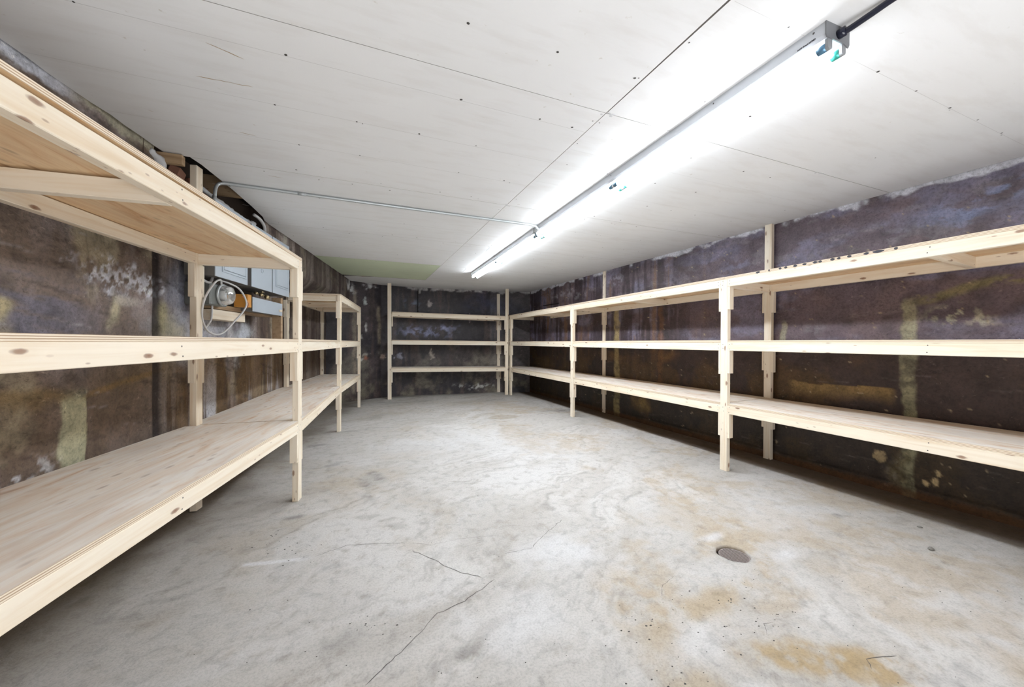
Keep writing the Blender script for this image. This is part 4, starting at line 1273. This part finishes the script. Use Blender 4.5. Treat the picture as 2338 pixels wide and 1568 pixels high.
# brass connector cluster
bc = empty('brass_connector', lw(3.72, .1, 1.45), 'small brass cable connector cluster between the panels and junction box', 'connector')
for (y, o_, z, r_, l_) in [(3.66, .10, 1.455, .013, .03), (3.72, .11, 1.45, .016, .035), (3.80, .12, 1.440, .019, .04), (3.70, .13, 1.47, .006, .03)]:
    link('fitting', tube_mesh('fitting', [lw(y, o_, z), lw(y + l_ * .5, o_, z), lw(y + l_ * .5, o_, z), lw(y + l_, o_ + .004, z - .004)], r_, 8, True, [r_, r_, r_ * .75, r_ * .75]), [BRASS], bc)

# electricity meter
mt = empty('electricity_meter', lw(3.24, 0, 1.30), 'round glass-domed electricity meter on a grey socket', 'meter')
wbox('socket_box', 3.10, 3.30, -.08, .075, 1.305, 1.455, METERG, mt, .006)
def lathe(name, prof, origin, axis, seg, m, parent, sx=1.0):
    ax = Vector(axis).normalized(); a = Vector((0, 0, 1)); b = ax.cross(a).normalized(); a = b.cross(ax)
    V = []; F = []
    for (r, h) in prof:
        for k in range(seg):
            t = 2 * math.pi * k / seg
            V.append(Vector(origin) + ax * h + (a * math.sin(t) * r + b * math.cos(t) * r * sx))
    for i in range(len(prof) - 1):
        for k in range(seg):
            F.append((i * seg + k, i * seg + (k + 1) % seg, (i + 1) * seg + (k + 1) % seg, (i + 1) * seg + k))
    me = mesh_from(name, V, F, True)
    return link(name, me, [m], parent)
mo = lw(3.235, .075, 1.383)
lathe('meter_ring', [(.074, 0), (.078, .004), (.078, .014), (.070, .018), (.066, .014)], mo, WN, 32, STEEL, mt)
dial = lathe('meter_dial', [(.0, .030), (.050, .030), (.050, .0)], mo, WN, 28, METER, mt)
lathe('glass_dome', [(.068, .014), (.064, .045), (.056, .062), (.035, .070), (.0, .072)], mo, WN, 32, GLASS, mt)
wbox('nameplate', 3.205, 3.262, .106, .108, 1.36, 1.40, FIXT, mt, .0005)
lathe('register', [(.0, .034), (.012, .034), (.012, .030)], mo + Vector((0, 0, .032)), WN, 16, METERG, mt)

# cables
def cable(name, pts, r, m, label):
    o = link(name, tube_mesh(name, smooth_path(pts, 9), r, 10), [m]); tag(o, label, 'cable'); return o
cable('service_cable', [lw(2.93, .05, 1.75), lw(2.94, .05, 1.56), lw(2.99, .06, 1.49), lw(3.05, .07, 1.455), lw(3.11, .07, 1.455), lw(3.16, .06, 1.50)], .008, CABLE,
      'short grey cable curving up into the nearest electrical panel')
cable('service_cable', [lw(3.20, .09, 1.452), lw(3.13, .12, 1.475), lw(3.06, .12, 1.44), lw(2.98, .11, 1.33), lw(2.97, .10, 1.22), lw(3.02, .10, 1.135), lw(3.10, .11, 1.105),
      lw(3.18, .12, 1.125), lw(3.28, .13, 1.20), lw(3.38, .14, 1.28), lw(3.43, .14, 1.34), lw(3.42, .13, 1.40), lw(3.36, .12, 1.45), lw(3.27, .10, 1.475), lw(3.17, .09, 1.48)], .0062, CABLE,
      'long grey cable hanging in a big loop around the meter')
cable('bare_wire', [lw(3.41, .12, 1.40), lw(3.45, .14, 1.36), lw(3.455, .14, 1.33), lw(3.46, .12, 1.31)], .003, COPPER, 'thin reddish wire beside the orange wooden block')
cable('drop_lead', [lw(3.19, .04, 1.31), lw(3.19, .035, 1.22), lw(3.18, .03, 1.19), lw(3.12, .03, 1.135)], .006, CABLE, 'short grey lead dropping from the meter socket down the wall')
# conduit elbow over the panels at the broken ceiling edge
cable('sheathed_pipe', [lw(3.78, .03, 2.13), lw(3.86, .045, 2.115), lw(3.93, .05, 2.07), lw(3.95, .04, 2.0), lw(3.95, .03, 1.97)], .013, CABLE, 'curved pale pipe dropping beside the broken ceiling edge')

# vertical seam wire on the rear wall
o = link('wall_wire', tube_mesh('wall_wire', [(1.10, 7.675, CE - .02), (1.098, 7.675, 1.9), (1.10, 7.675, 1.63)], .006, 8), [DARK])
tag(o, 'thin black wire running down the far wall above the top shelf', 'wire')
o = link('wall_slot', tube_mesh('wall_slot', [(3.428, 6.15, 1.79), (3.42, 6.75, 1.80)], .008, 6), [DARK], wall_right)
